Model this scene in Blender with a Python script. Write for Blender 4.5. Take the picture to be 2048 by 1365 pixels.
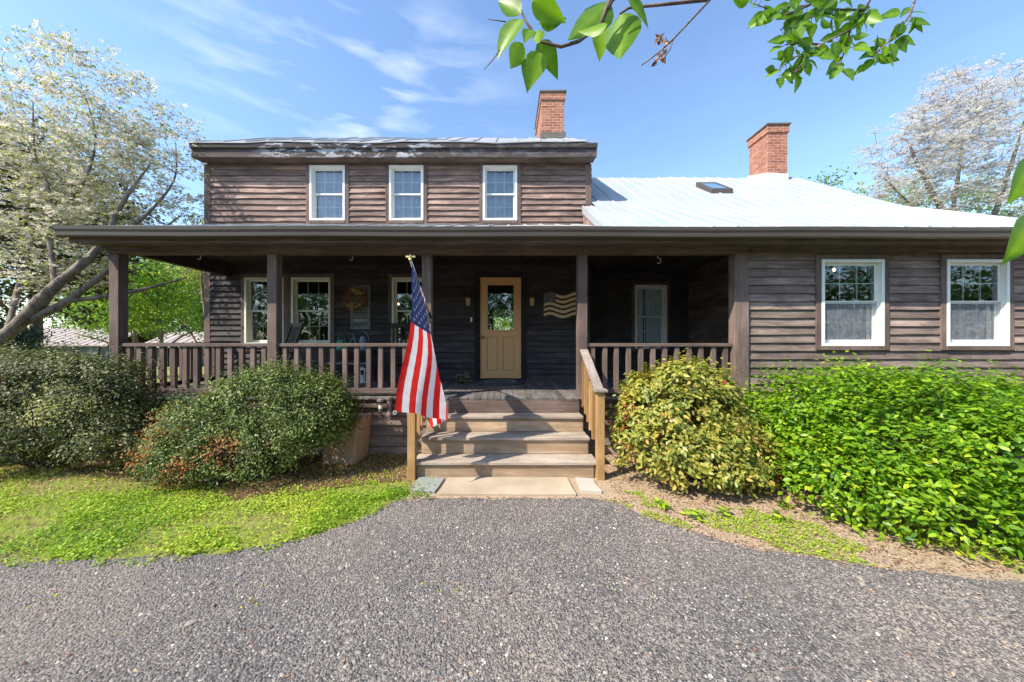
import bpy, math, random
import numpy as np
from mathutils import Vector, Matrix
R = math.radians
random.seed(11); rng = np.random.default_rng(11)
scene = bpy.context.scene
for o in list(bpy.data.objects): bpy.data.objects.remove(o)

# ------------------------------------------------------------------ camera
F, CX, CY, H = 685.0, 1008.0, 680.0, 1.65
cam_d = bpy.data.cameras.new("camera"); cam = bpy.data.objects.new("camera", cam_d)
scene.collection.objects.link(cam)
cam.location = (0, 0, H); cam.rotation_euler = (R(90), 0, 0)
cam_d.sensor_width = 36; cam_d.lens = 36*F/2048
cam_d.shift_x = (1024-CX)/2048; cam_d.shift_y = (CY-682.5)/2048
cam_d.clip_start = 0.05; cam_d.clip_end = 1500
scene.camera = cam
def at(px, py, Y): return Vector(((px-CX)/F*Y, Y, H-(py-CY)/F*Y))
def ground_at(px, py):
    Y = H*F/(py-CY); return ((px-CX)/F*Y, Y)

# ------------------------------------------------------------------ light
SUN = Vector((-0.584, -0.377, 0.718)).normalized()      # towards the sun
el = math.asin(SUN.z); az = math.atan2(SUN.x, SUN.y)
w = bpy.data.worlds.new("World"); scene.world = w; w.use_nodes = True
nt = w.node_tree; nt.nodes.clear()
def node(nt, t, ins=None, **kw):
    n = nt.nodes.new(t)
    for k, v in kw.items(): setattr(n, k, v)
    for k, v in (ins or {}).items():
        s = n.inputs[k]
        if isinstance(v, bpy.types.NodeSocket): nt.links.new(v, s)
        else: s.default_value = v
    return n
sky = node(nt, 'ShaderNodeTexSky', sky_type='NISHITA', sun_disc=False, sun_elevation=el, sun_rotation=az % (2*math.pi),
           air_density=1.15, dust_density=0.8, ozone_density=1.0, altitude=100)
tc = node(nt, 'ShaderNodeTexCoord')
mp = node(nt, 'ShaderNodeMapping', {'Vector': tc.outputs['Generated'], 'Scale': (1.9, 1.9, 9.0), 'Rotation': (0, R(6), R(4))})
cn = node(nt, 'ShaderNodeTexNoise', {'Vector': mp.outputs[0], 'Scale': 2.6, 'Detail': 7, 'Roughness': 0.52, 'Distortion': 0.3})
mp2 = node(nt, 'ShaderNodeMapping', {'Vector': tc.outputs['Generated'], 'Location': (0.34, -0.76, -0.93), 'Scale': (1.0, 1.0, 1.7)})
ln = node(nt, 'ShaderNodeVectorMath', {0: mp2.outputs[0]}, operation='LENGTH')
rg = node(nt, 'ShaderNodeMapRange', {'Value': ln.outputs['Value'], 'From Min': 0.08, 'From Max': 0.42, 'To Min': 1.0, 'To Max': 0.05})
cr = node(nt, 'ShaderNodeMapRange', {'Value': cn.outputs['Fac'], 'From Min': 0.46, 'From Max': 0.95, 'To Min': 0.0, 'To Max': 1.0})
cm = node(nt, 'ShaderNodeMath', {0: cr.outputs[0], 1: rg.outputs[0]}, operation='MULTIPLY')
cm2 = node(nt, 'ShaderNodeMath', {0: cm.outputs[0], 1: 0.55}, operation='MULTIPLY')
skc = node(nt, 'ShaderNodeMix', {'Factor': 1.0, 6: sky.outputs[0], 7: (0.84, 0.95, 1.06, 1)}, data_type='RGBA', blend_type='MULTIPLY').outputs[2]
mx = node(nt, 'ShaderNodeMix', {'Factor': cm2.outputs[0], 6: skc, 7: (7.6, 7.5, 7.9, 1)}, data_type='RGBA')
bg = node(nt, 'ShaderNodeBackground', {'Color': mx.outputs[2], 'Strength': 0.14})
out = node(nt, 'ShaderNodeOutputWorld', {'Surface': bg.outputs[0]})
sd = bpy.data.lights.new("sun", 'SUN'); sd.energy = 4.0; sd.angle = R(0.5); sd.color = (1.0, 0.91, 0.78)
so = bpy.data.objects.new("sun", sd); scene.collection.objects.link(so)
so.rotation_euler = SUN.to_track_quat('Z', 'Y').to_euler(); so.location = (-6, -4, 9)
scene.view_settings.view_transform = 'Standard'; scene.view_settings.look = 'None'
scene.view_settings.exposure = 1.1; scene.view_settings.gamma = 1
scene.render.resolution_x = 1024; scene.render.resolution_y = 682

# ------------------------------------------------------------------ object helpers
ORG = {}
def tag(o, label=None, cat=None, group=None, kind=None):
    if label: o['label'] = label
    if cat: o['category'] = cat
    if group: o['group'] = group
    if kind: o['kind'] = kind
    return o
def thing(name, loc, label, cat, group=None):
    o = bpy.data.objects.new(name, None); scene.collection.objects.link(o)
    o.location = loc; o.empty_display_size = 0.2
    ORG[o] = Vector(loc); return tag(o, label, cat, group)
class MB:
    def __init__(s): s.v = []; s.f = []; s.m = []; s.a = []
    def quad(s, pts, m=0, a=0.5):
        i = len(s.v); s.v += [tuple(p) for p in pts]; s.a += [a]*len(pts)
        s.f.append(tuple(range(i, i+len(pts)))); s.m.append(m)
    def hexa(s, c, m=0, a=0.5):       # 8 corners: bottom ring 0-3, top ring 4-7
        i = len(s.v); s.v += [tuple(p) for p in c]; s.a += [a]*8
        for q in ((3,2,1,0),(4,5,6,7),(0,1,5,4),(1,2,6,5),(2,3,7,6),(3,0,4,7)):
            s.f.append(tuple(i+k for k in q)); s.m.append(m)
    def box(s, x0, y0, z0, x1, y1, z1, m=0, a=None):
        if a is None: a = random.random()
        s.hexa([(x0,y0,z0),(x1,y0,z0),(x1,y1,z0),(x0,y1,z0),(x0,y0,z1),(x1,y0,z1),(x1,y1,z1),(x0,y1,z1)], m, a)
    def beam(s, p, q, w, h, m=0, a=None, up=(0,0,1)):   # box from p to q, w across, h along up
        p = Vector(p); q = Vector(q); d = (q-p).normalized(); u = Vector(up)
        sd = d.cross(u).normalized(); u = sd.cross(d).normalized()
        sd *= w/2; u *= h/2
        if a is None: a = random.random()
        s.hexa([p-sd-u, p+sd-u, q+sd-u, q-sd-u, p-sd+u, p+sd+u, q+sd+u, q-sd+u], m, a)
    def tube(s, pts, rad, n=6, m=0, a=0.5, cap=True):
        pts = [Vector(p) for p in pts]
        if not hasattr(rad, '__len__'): rad = [rad]*len(pts)
        i0 = len(s.v); prev = None
        for k, p in enumerate(pts):
            d = (pts[min(k+1, len(pts)-1)]-pts[max(k-1, 0)])
            d = d.normalized() if d.length > 1e-9 else Vector((0,0,1))
            if prev is None: r = d.orthogonal().normalized()
            else:
                r = prev-d*prev.dot(d); r = r.normalized() if r.length > 1e-6 else d.orthogonal().normalized()
            prev = r; b = d.cross(r)
            for j in range(n):
                t = 2*math.pi*j/n
                s.v.append(tuple(p+(r*math.cos(t)+b*math.sin(t))*rad[k])); s.a.append(a)
        for k in range(len(pts)-1):
            for j in range(n):
                a0 = i0+k*n+j; a1 = i0+k*n+(j+1)%n
                s.f.append((a0, a1, a1+n, a0+n)); s.m.append(m)
        if cap:
            s.f.append(tuple(i0+j for j in reversed(range(n)))); s.m.append(m)
            e = i0+(len(pts)-1)*n; s.f.append(tuple(e+j for j in range(n))); s.m.append(m)
    def lathe(s, c, prof, n=16, m=0, a=0.5, sx=1, sy=1):   # prof: (radius, z)
        i0 = len(s.v)
        for r, z in prof:
            for j in range(n):
                t = 2*math.pi*j/n; s.v.append((c[0]+r*sx*math.cos(t), c[1]+r*sy*math.sin(t), c[2]+z)); s.a.append(a)
        for k in range(len(prof)-1):
            for j in range(n):
                a0 = i0+k*n+j; a1 = i0+k*n+(j+1)%n
                s.f.append((a0, a1, a1+n, a0+n)); s.m.append(m)
        s.f.append(tuple(i0+j for j in reversed(range(n)))); s.m.append(m)
        e = i0+(len(prof)-1)*n; s.f.append(tuple(e+j for j in range(n))); s.m.append(m)
    def build(s, name, mats, parent=None, origin=None, smooth=False, bevel=0, label=None):
        if not isinstance(mats, (list, tuple)): mats = [mats]
        if origin is None: origin = ORG[parent] if parent is not None and parent in ORG else Vector((0,0,0))
        origin = Vector(origin)
        me = bpy.data.meshes.new(name)
        v = np.array(s.v, dtype=float)-np.array(origin)
        me.from_pydata(v.tolist(), [], s.f)
        for mm in mats: me.materials.append(mm)
        me.polygons.foreach_set('material_index', s.m)
        at_ = me.attributes.new('var', 'FLOAT', 'POINT'); at_.data.foreach_set('value', np.array(s.a, dtype=np.float32))
        if smooth: me.polygons.foreach_set('use_smooth', [True]*len(s.f))
        me.update()
        o = bpy.data.objects.new(name, me); scene.collection.objects.link(o)
        ORG[o] = origin
        if parent is not None:
            o.parent = parent; o.location = origin-ORG.get(parent, Vector((0,0,0)))
        else: o.location = origin
        if bevel:
            b = o.modifiers.new('bevel', 'BEVEL'); b.width = bevel; b.segments = 2; b.limit_method = 'ANGLE'; b.angle_limit = R(40)
        if label: o['label'] = label
        return o
def np_mesh(name, V, Fq, mats, parent=None, origin=(0,0,0), var=None, smooth=False, midx=None):
    """V (n,3), Fq (m,k) faces of equal size"""
    me = bpy.data.meshes.new(name); V = np.asarray(V, dtype=np.float32)-np.array(origin, dtype=np.float32)
    k = Fq.shape[1]; me.vertices.add(len(V)); me.vertices.foreach_set('co', V.ravel())
    me.loops.add(Fq.size); me.loops.foreach_set('vertex_index', Fq.ravel().astype(np.int32))
    me.polygons.add(len(Fq)); me.polygons.foreach_set('loop_start', np.arange(0, Fq.size, k, dtype=np.int32))
    if not isinstance(mats, (list, tuple)): mats = [mats]
    for mm in mats: me.materials.append(mm)
    if midx is not None: me.polygons.foreach_set('material_index', midx.astype(np.int32))
    if smooth: me.polygons.foreach_set('use_smooth', np.ones(len(Fq), dtype=bool))
    if var is not None:
        a = me.attributes.new('var', 'FLOAT', 'POINT'); a.data.foreach_set('value', var.astype(np.float32))
    me.update(calc_edges=True)
    o = bpy.data.objects.new(name, me); scene.collection.objects.link(o); ORG[o] = Vector(origin)
    if parent is not None: o.parent = parent; o.location = Vector(origin)-ORG.get(parent, Vector((0,0,0)))
    else: o.location = origin
    return o

# ------------------------------------------------------------------ materials
def newmat(name):
    m = bpy.data.materials.new(name); m.use_nodes = True; n = m.node_tree; n.nodes.clear()
    return m, n
def c4(c): return (c[0], c[1], c[2], 1)
def finish(n, surf): node(n, 'ShaderNodeOutputMaterial', {'Surface': surf})
def ramp(n, fac, stops):
    r = n.nodes.new('ShaderNodeValToRGB'); el = r.color_ramp.elements
    while len(el) < len(stops): el.new(0.5)
    for e, (p, c) in zip(el, stops): e.position = p; e.color = c4(c)
    n.links.new(fac, r.inputs[0]); return r.outputs[0]
def mixc(n, f, a, b, mode='MIX'):
    x = node(n, 'ShaderNodeMix', {'Factor': f, 6: a, 7: b}, data_type='RGBA', blend_type=mode); return x.outputs[2]
def attr(n, name='var'): return node(n, 'ShaderNodeAttribute', attribute_name=name).outputs['Fac']
def objco(n, scale=(1,1,1), rot=(0,0,0)):
    t = node(n, 'ShaderNodeTexCoord')
    return node(n, 'ShaderNodeMapping', {'Vector': t.outputs['Object'], 'Scale': scale, 'Rotation': rot}).outputs[0]
def noise(n, vec, scale, detail=4, rough=0.55, dist=0):
    return node(n, 'ShaderNodeTexNoise', {'Vector': vec, 'Scale': scale, 'Detail': detail, 'Roughness': rough, 'Distortion': dist}).outputs['Fac']
def mrange(n, v, a, b, c=0.0, d=1.0): return node(n, 'ShaderNodeMapRange', {'Value': v, 'From Min': a, 'From Max': b, 'To Min': c, 'To Max': d}).outputs[0]
def bump(n, h, strength=0.3, dist=0.01): return node(n, 'ShaderNodeBump', {'Height': h, 'Strength': strength, 'Distance': dist}).outputs[0]
def plain(name, col, rough=0.5, metal=0, nscale=8, namt=0.12, spec=0.5, bumpa=0.05):
    m, n = newmat(name); v = objco(n)
    nz = noise(n, v, nscale, 5)
    c = mixc(n, nz, c4([x*(1-namt) for x in col]), c4([min(1, x*(1+namt)) for x in col]))
    b = node(n, 'ShaderNodeBsdfPrincipled', {'Base Color': c, 'Roughness': rough, 'Metallic': metal, 'Specular IOR Level': spec})
    if bumpa: n.links.new(bump(n, noise(n, v, nscale*6), bumpa, 0.004), b.inputs['Normal'])
    finish(n, b.outputs[0]); return m
def wood(name, dark, light, axis='x', rough=0.75, freq=30, knots=False, patch=None, bumpa=0.5, spec=0.3, vamt=0.5):
    m, n = newmat(name)
    sc = {'x': (0.05,1,1), 'y': (1,0.05,1), 'z': (1,1,0.05)}[axis]
    t = node(n, 'ShaderNodeTexCoord').outputs['Object']
    va = attr(n)
    off = node(n, 'ShaderNodeCombineXYZ', {0: node(n, 'ShaderNodeMath', {0: va, 1: 7.3}, operation='MULTIPLY').outputs[0], 1: va, 2: node(n, 'ShaderNodeMath', {0: va, 1: 3.1}, operation='MULTIPLY').outputs[0]}).outputs[0]
    tv = node(n, 'ShaderNodeVectorMath', {0: t, 1: off}, operation='ADD').outputs[0]
    v = node(n, 'ShaderNodeMapping', {'Vector': tv, 'Scale': sc}).outputs[0]
    g1 = noise(n, v, freq, 6, 0.65, 0.6)
    g2 = noise(n, v, freq*4, 3, 0.6)
    g = node(n, 'ShaderNodeMath', {0: g1, 1: g2}, operation='MULTIPLY').outputs[0]
    c = mixc(n, mrange(n, g, 0.12, 0.42), c4(dark), c4(light))
    big = noise(n, tv, 1.7, 4, 0.6)
    c = mixc(n, mrange(n, big, 0.35, 0.7), mixc(n, 0.45, c, (0,0,0,1)), c)
    if patch:
        p = mrange(n, noise(n, node(n, 'ShaderNodeMapping', {'Vector': tv, 'Scale': tuple(0.25 if s < 1 else 1 for s in sc)}).outputs[0], 3.5, 6, 0.7), 0.52, 0.66)
        c = mixc(n, node(n, 'ShaderNodeMath', {0: p, 1: 0.55}, operation='MULTIPLY').outputs[0], c, c4(patch))
    if knots:
        vv = node(n, 'ShaderNodeTexVoronoi', {'Vector': node(n, 'ShaderNodeMapping', {'Vector': tv, 'Scale': tuple(0.45 if s < 1 else 1 for s in sc)}).outputs[0], 'Scale': 5.0})
        ring = node(n, 'ShaderNodeTexWave', {'Vector': v, 'Scale': 2.4, 'Distortion': 11.0, 'Detail': 2.0, 'Detail Scale': 1.1}, bands_direction='DIAGONAL').outputs['Fac']
        c = mixc(n, mrange(n, ring, 0.0, 0.55, 0.65, 0.0), c, c4([d*0.6 for d in dark]))
        c = mixc(n, mrange(n, vv.outputs['Distance'], 0.0, 0.10, 0.8, 0.0), c, c4([d*0.35 for d in dark]))
    lo = 1-vamt/2
    c = mixc(n, 1.0, c, node(n, 'ShaderNodeCombineColor', {0: mrange(n, va, 0, 1, lo, 1+vamt/2), 1: mrange(n, va, 0, 1, lo, 1+vamt/2), 2: mrange(n, va, 0, 1, lo, 1+vamt/2)}).outputs[0], 'MULTIPLY')
    b = node(n, 'ShaderNodeBsdfPrincipled', {'Base Color': c, 'Roughness': rough, 'Specular IOR Level': spec})
    n.links.new(bump(n, g, bumpa, 0.006), b.inputs['Normal'])
    finish(n, b.outputs[0]); return m
def leafmat(name, cols, transl=0.35, rough=0.45, spec=0.5, tint=(1.25,1.35,0.6)):
    m, n = newmat(name); a = attr(n)
    c = ramp(n, a, [(i/(len(cols)-1), k) for i, k in enumerate(cols)])
    b = node(n, 'ShaderNodeBsdfPrincipled', {'Base Color': c, 'Roughness': rough, 'Specular IOR Level': spec})
    t = node(n, 'ShaderNodeBsdfTranslucent', {'Color': mixc(n, 1.0, c, c4(tint), 'MULTIPLY')})
    s = node(n, 'ShaderNodeMixShader', {0: transl, 1: b.outputs[0], 2: t.outputs[0]})
    finish(n, s.outputs[0]); return m

M = {}
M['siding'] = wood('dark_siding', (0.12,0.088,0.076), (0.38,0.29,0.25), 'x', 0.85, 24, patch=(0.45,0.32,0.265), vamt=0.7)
M['siding_porch'] = wood('shaded_siding', (0.045,0.038,0.036), (0.135,0.115,0.110), 'x', 0.85, 24, vamt=0.6)  # darker copy of the siding: sheltered paint, with porch shade put into its colour
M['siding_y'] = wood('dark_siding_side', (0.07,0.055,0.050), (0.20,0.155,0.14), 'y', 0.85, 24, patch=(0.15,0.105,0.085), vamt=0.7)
M['siding_up'] = wood('faded_siding', (0.15,0.10,0.085), (0.50,0.35,0.295), 'x', 0.85, 24, patch=(0.62,0.40,0.31), vamt=0.5)
M['siding_shade'] = wood('porch_siding', (0.020,0.016,0.015), (0.05,0.039,0.035), 'x', 0.8, 24, vamt=0.5)
M['trim'] = wood('brown_trim', (0.14,0.097,0.080), (0.27,0.195,0.165), 'z', 0.8, 22, vamt=0.35)
M['trim_x'] = wood('brown_trim_flat', (0.12,0.085,0.07), (0.24,0.175,0.148), 'x', 0.8, 22, vamt=0.35)
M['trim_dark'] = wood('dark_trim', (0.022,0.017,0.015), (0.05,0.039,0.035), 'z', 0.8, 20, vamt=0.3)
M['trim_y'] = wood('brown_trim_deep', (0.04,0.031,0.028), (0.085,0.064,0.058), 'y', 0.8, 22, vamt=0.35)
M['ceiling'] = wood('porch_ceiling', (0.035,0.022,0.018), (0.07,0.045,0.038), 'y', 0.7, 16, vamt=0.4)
M['gutter'] = plain('bronze_gutter', (0.075,0.062,0.050), 0.38, 0.0, 1.5, 0.22, 0.5, 0.02)
M['white'] = plain('white_vinyl', (0.78,0.78,0.74), 0.4, 0, 6, 0.05, 0.5, 0.02)
M['cream'] = plain('cream_vinyl', (0.74,0.73,0.60), 0.5, 0, 6, 0.07, 0.4, 0.02)
M['dark'] = plain('interior_dark', (0.05,0.045,0.04), 0.9, 0, 3, 0.3)
M['curtain'] = None
def curtainmat(name, col, alpha):
    m, n = newmat(name)
    d = node(n, 'ShaderNodeBsdfDiffuse', {'Color': c4(col)}); t = node(n, 'ShaderNodeBsdfTranslucent', {'Color': c4(col)})
    s = node(n, 'ShaderNodeMixShader', {0: 0.35, 1: d.outputs[0], 2: t.outputs[0]})
    tr = node(n, 'ShaderNodeBsdfTransparent')
    wv = noise(n, objco(n, (1,1,1)), 9, 3)
    s2 = node(n, 'ShaderNodeMixShader', {0: mrange(n, wv, 0.3, 0.7, alpha-0.12, min(1, alpha+0.12)), 1: tr.outputs[0], 2: s.outputs[0]})
    finish(n, s2.outputs[0]); return m
M['curtain'] = curtainmat('sheer_curtain', (0.82,0.82,0.85), 0.75)
M['screen'] = curtainmat('insect_screen', (0.50,0.52,0.58), 0.30)
def glassmat(name, base=0.06, ior=1.5, tint=(0.88,0.92,0.93)):
    m, n = newmat(name)
    fr = node(n, 'ShaderNodeFresnel', {'IOR': ior})
    f = node(n, 'ShaderNodeMath', {0: fr.outputs[0], 1: base}, operation='ADD').outputs[0]
    g = node(n, 'ShaderNodeBsdfGlossy', {'Color': (0.95,0.97,1,1), 'Roughness': 0.015})
    n.links.new(bump(n, noise(n, objco(n), 2.2, 2), 0.12, 0.02), g.inputs['Normal'])
    t = node(n, 'ShaderNodeBsdfTransparent', {'Color': c4(tint)})
    s = node(n, 'ShaderNodeMixShader', {0: f, 1: t.outputs[0], 2: g.outputs[0]})
    finish(n, s.outputs[0]); return m
M['glass'] = glassmat('window_glass', 0.10)
# painted metal roof
def roofmat(name, col, stain):
    m, n = newmat(name); v = objco(n)
    a = noise(n, v, 1.1, 6, 0.6); b_ = noise(n, objco(n, (6,0.5,0.5)), 2.2, 5, 0.65)
    c = mixc(n, mrange(n, a, 0.35, 0.75, 0, 0.5), c4(col), c4([x*0.82 for x in col]))
    c = mixc(n, mrange(n, b_, 0.50, 0.72, 0, 0.55), c, c4(stain))
    sp = node(n, 'ShaderNodeTexVoronoi', {'Vector': v, 'Scale': 2.6})
    c = mixc(n, mrange(n, sp.outputs['Distance'], 0.02, 0.035, 0.75, 0.0), c, (0.12,0.11,0.10,1))
    b = node(n, 'ShaderNodeBsdfPrincipled', {'Base Color': c, 'Roughness': 0.55, 'Specular IOR Level': 0.4})
    n.links.new(bump(n, a, 0.25, 0.03), b.inputs['Normal']); finish(n, b.outputs[0]); return m
M['roof'] = roofmat('white_roof', (0.365,0.375,0.385), (0.17,0.40,0.36))
M['roof_grey'] = roofmat('grey_roof', (0.29,0.30,0.31), (0.30,0.27,0.24))
M['roof_rust'] = roofmat('rust_roof', (0.34,0.29,0.25), (0.30,0.12,0.06))
# brick
def brickmat():
    m, n = newmat('old_brick')
    g = node(n, 'ShaderNodeTexCoord').outputs['Object']
    s = node(n, 'ShaderNodeSeparateXYZ', {0: g})
    xy = node(n, 'ShaderNodeMath', {0: s.outputs[0], 1: s.outputs[1]}, operation='ADD')
    v = node(n, 'ShaderNodeCombineXYZ', {0: xy.outputs[0], 1: s.outputs[2], 2: 0.0}).outputs[0]
    wv = node(n, 'ShaderNodeTexNoise', {'Vector': g, 'Scale': 5.0, 'Detail': 3.0})
    dv = node(n, 'ShaderNodeVectorMath', {0: wv.outputs['Color'], 1: (0.5,0.5,0.5)}, operation='SUBTRACT')
    dv2 = node(n, 'ShaderNodeVectorMath', {0: dv.outputs[0]}, operation='SCALE'); dv2.inputs['Scale'].default_value = 0.03
    v = node(n, 'ShaderNodeVectorMath', {0: v, 1: dv2.outputs[0]}, operation='ADD').outputs[0]
    bt = node(n, 'ShaderNodeTexBrick', {'Vector': v, 'Color1': (0.30,0.095,0.055,1), 'Color2': (0.46,0.19,0.115,1), 'Mortar': (0.50,0.42,0.36,1),
              'Scale': 1.0, 'Mortar Size': 0.007, 'Mortar Smooth': 0.25, 'Bias': 0.0, 'Brick Width': 0.205, 'Row Height': 0.07})
    nz = noise(n, g, 9, 5, 0.7)
    c = mixc(n, mrange(n, nz, 0.30, 0.62, 0.55, 0), bt.outputs['Color'], (0.22,0.10,0.07,1))
    c = mixc(n, mrange(n, noise(n, g, 4, 6, 0.7), 0.60, 0.75, 0, 0.55), c, (0.62,0.52,0.46,1))
    b = node(n, 'ShaderNodeBsdfPrincipled', {'Base Color': c, 'Roughness': 0.9, 'Specular IOR Level': 0.2})
    hh = node(n, 'ShaderNodeMath', {0: mrange(n, bt.outputs['Fac'], 0, 1, 1, 0), 1: nz}, operation='ADD').outputs[0]
    n.links.new(bump(n, hh, 0.8, 0.012), b.inputs['Normal']); finish(n, b.outputs[0]); return m
M['brick'] = brickmat()
M['slate'] = plain('chimney_slab', (0.13,0.12,0.11), 0.9, 0, 8, 0.35, 0.3, 0.4)
M['parge'] = plain('white_parging', (0.55,0.55,0.54), 0.9, 0, 7, 0.25, 0.3, 0.5)
M['tan_x'] = wood('deck_lumber', (0.40,0.27,0.16), (0.70,0.52,0.35), 'x', 0.7, 16, knots=True, patch=(0.34,0.27,0.20), vamt=0.35)
M['tan_z'] = wood('post_lumber', (0.40,0.22,0.08), (0.60,0.38,0.18), 'z', 0.65, 16, knots=True, vamt=0.25)
M['tread'] = wood('weathered_tread', (0.34,0.275,0.215), (0.62,0.53,0.43), 'x', 0.8, 22, knots=False, patch=(0.22,0.16,0.12), vamt=0.3)
M['grey_y'] = wood('grey_rail_cap', (0.22,0.18,0.15), (0.42,0.36,0.31), 'y', 0.8, 22, vamt=0.3)
M['floor'] = wood('porch_floor', (0.13,0.12,0.115), (0.26,0.235,0.22), 'y', 0.55, 14, patch=(0.33,0.28,0.24), vamt=0.35, spec=0.5)
M['stone'] = plain('sandstone', (0.38,0.27,0.18), 0.9, 0, 5, 0.35, 0.2, 0.6)
M['slab'] = plain('concrete_slab', (0.38,0.31,0.225), 0.9, 0, 2.2, 0.5, 0.2, 0.6)
M['bluestone'] = plain('bluestone', (0.24,0.25,0.24), 0.8, 0, 4, 0.2, 0.3, 0.4)
M['greystone'] = plain('greystone', (0.42,0.38,0.33), 0.85, 0, 4, 0.2, 0.3, 0.4)
M['door'] = plain('yellow_door', (0.78,0.42,0.165), 0.45, 0, 2, 0.06, 0.5, 0.03)
M['doorline'] = plain('door_shadow_line', (0.46,0.25,0.10), 0.5, 0, 2, 0.06)
M['brass'] = plain('aged_brass', (0.45,0.30,0.12), 0.35, 0.9, 10, 0.2)
M['gold'] = plain('gold_metal', (0.85,0.62,0.25), 0.25, 0.9, 10, 0.2)
M['iron'] = plain('dark_iron', (0.04,0.035,0.03), 0.6, 0.3, 10, 0.3)
M['pipe'] = plain('cast_pipe', (0.16,0.13,0.11), 0.75, 0.2, 14, 0.4, 0.4, 0.5)
M['lampglass'] = plain('amber_glass', (0.42,0.34,0.20), 0.25, 0, 10, 0.1)
M['navy'] = curtainmat('navy_cloth', (0.035,0.045,0.13), 1.2)
M['red'] = curtainmat('red_cloth', (0.78,0.035,0.03), 1.2)
M['wcloth'] = curtainmat('white_cloth', (0.85,0.85,0.86), 1.2)
M['steel'] = plain('steel', (0.62,0.62,0.62), 0.3, 0.8, 10, 0.1)
M['teal'] = plain('teal_tin', (0.05,0.26,0.19), 0.5, 0.1, 8, 0.3)
M['bluetin'] = plain('blue_tin', (0.17,0.25,0.33), 0.5, 0.1, 8, 0.3)
M['darkwood'] = wood('chair_wood', (0.03,0.02,0.015), (0.09,0.06,0.045), 'z', 0.5, 14)
M['shutter'] = wood('peeling_board', (0.16,0.17,0.14), (0.40,0.42,0.36), 'x', 0.9, 20, patch=(0.12,0.11,0.09))
M['rug'] = plain('braided_rug', (0.09,0.085,0.085), 0.95, 0, 40, 0.5, 0.1, 0.6)
M['ruglight'] = plain('braided_rug_pale', (0.30,0.27,0.24), 0.95, 0, 40, 0.4, 0.1, 0.6)
M['drift'] = wood('driftwood', (0.07,0.05,0.035), (0.22,0.16,0.11), 'x', 0.9, 18)
M['cable'] = plain('black_cable', (0.03,0.03,0.03), 0.6)
M['skyglass'] = plain('skylight_glass', (0.12,0.22,0.36), 0.08, 0, 2, 0.3, 0.8, 0)
def barkmat(name, dark, light, sc=9):
    m, n = newmat(name); v = objco(n, (1,1,0.35))
    g = noise(n, v, sc, 8, 0.7, 0.5); l = noise(n, objco(n), 3.5, 5, 0.65)
    c = mixc(n, mrange(n, g, 0.35, 0.65), c4(dark), c4(light))
    c = mixc(n, mrange(n, l, 0.56, 0.66, 0, 0.6), c, c4([min(1, x*1.5) for x in light]))
    b = node(n, 'ShaderNodeBsdfPrincipled', {'Base Color': c, 'Roughness': 0.9, 'Specular IOR Level': 0.2})
    n.links.new(bump(n, g, 0.9, 0.03), b.inputs['Normal']); finish(n, b.outputs[0]); return m
M['bark'] = barkmat('grey_bark', (0.10,0.075,0.055), (0.30,0.25,0.20))
M['twig'] = barkmat('twig_bark', (0.14,0.10,0.08), (0.30,0.24,0.20), 30)
M['stem'] = barkmat('shrub_stem', (0.06,0.04,0.03), (0.16,0.11,0.08), 25)
M['l_holly'] = leafmat('holly_leaf', [(0.025,0.045,0.012),(0.07,0.115,0.02),(0.17,0.22,0.05),(0.38,0.40,0.16)], 0.2, 0.5, 0.25)
M['l_holly2'] = leafmat('holly_leaf_darker', [(0.025,0.038,0.014),(0.07,0.09,0.025),(0.16,0.17,0.06),(0.38,0.36,0.18)], 0.15, 0.5, 0.25)
M['l_orange'] = leafmat('orange_leaf', [(0.30,0.09,0.03),(0.42,0.15,0.05),(0.5,0.25,0.09)], 0.3, 0.6, 0.3)
M['l_pieris'] = leafmat('pieris_leaf', [(0.10,0.15,0.02),(0.25,0.28,0.04),(0.42,0.38,0.07),(0.46,0.24,0.07)], 0.3, 0.45, 0.5)
M['l_redtip'] = leafmat('red_tip_leaf', [(0.45,0.02,0.02),(0.5,0.06,0.03),(0.38,0.14,0.06)], 0.3, 0.5, 0.4)
M['l_laurel'] = leafmat('laurel_leaf', [(0.045,0.13,0.007),(0.13,0.27,0.010),(0.25,0.40,0.014),(0.44,0.50,0.03)], 0.35, 0.42, 0.35)
M['l_green'] = leafmat('spring_leaf', [(0.06,0.13,0.02),(0.13,0.24,0.03),(0.25,0.38,0.05),(0.38,0.48,0.09)], 0.45, 0.5, 0.4)
M['l_wood'] = leafmat('woodland_leaf', [(0.03,0.07,0.02),(0.06,0.13,0.03),(0.12,0.20,0.04)], 0.3, 0.6, 0.3)
M['l_dark'] = leafmat('bronze_leaf', [(0.035,0.03,0.02),(0.07,0.045,0.03),(0.06,0.08,0.03),(0.15,0.16,0.06)], 0.25, 0.5, 0.4)
M['l_blue'] = leafmat('blue_needle', [(0.03,0.06,0.05),(0.06,0.11,0.09),(0.12,0.19,0.16)], 0.15, 0.6, 0.3)
M['l_dogleaf'] = leafmat('dogwood_leaf', [(0.16,0.20,0.05),(0.28,0.31,0.08),(0.42,0.42,0.16)], 0.45, 0.5, 0.4)
M['l_bract'] = leafmat('dogwood_bract', [(0.50,0.47,0.33),(0.68,0.64,0.50),(0.80,0.77,0.70)], 0.4, 0.6, 0.3, (1,1,1))
M['l_bractpink'] = leafmat('dogwood_bract_white', [(0.55,0.51,0.48),(0.72,0.69,0.67),(0.84,0.82,0.81)], 0.4, 0.6, 0.3, (1,1,1))
M['l_lilac'] = leafmat('lilac_leaf', [(0.07,0.16,0.012),(0.14,0.29,0.015),(0.24,0.42,0.02)], 0.55, 0.38, 0.5)
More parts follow.
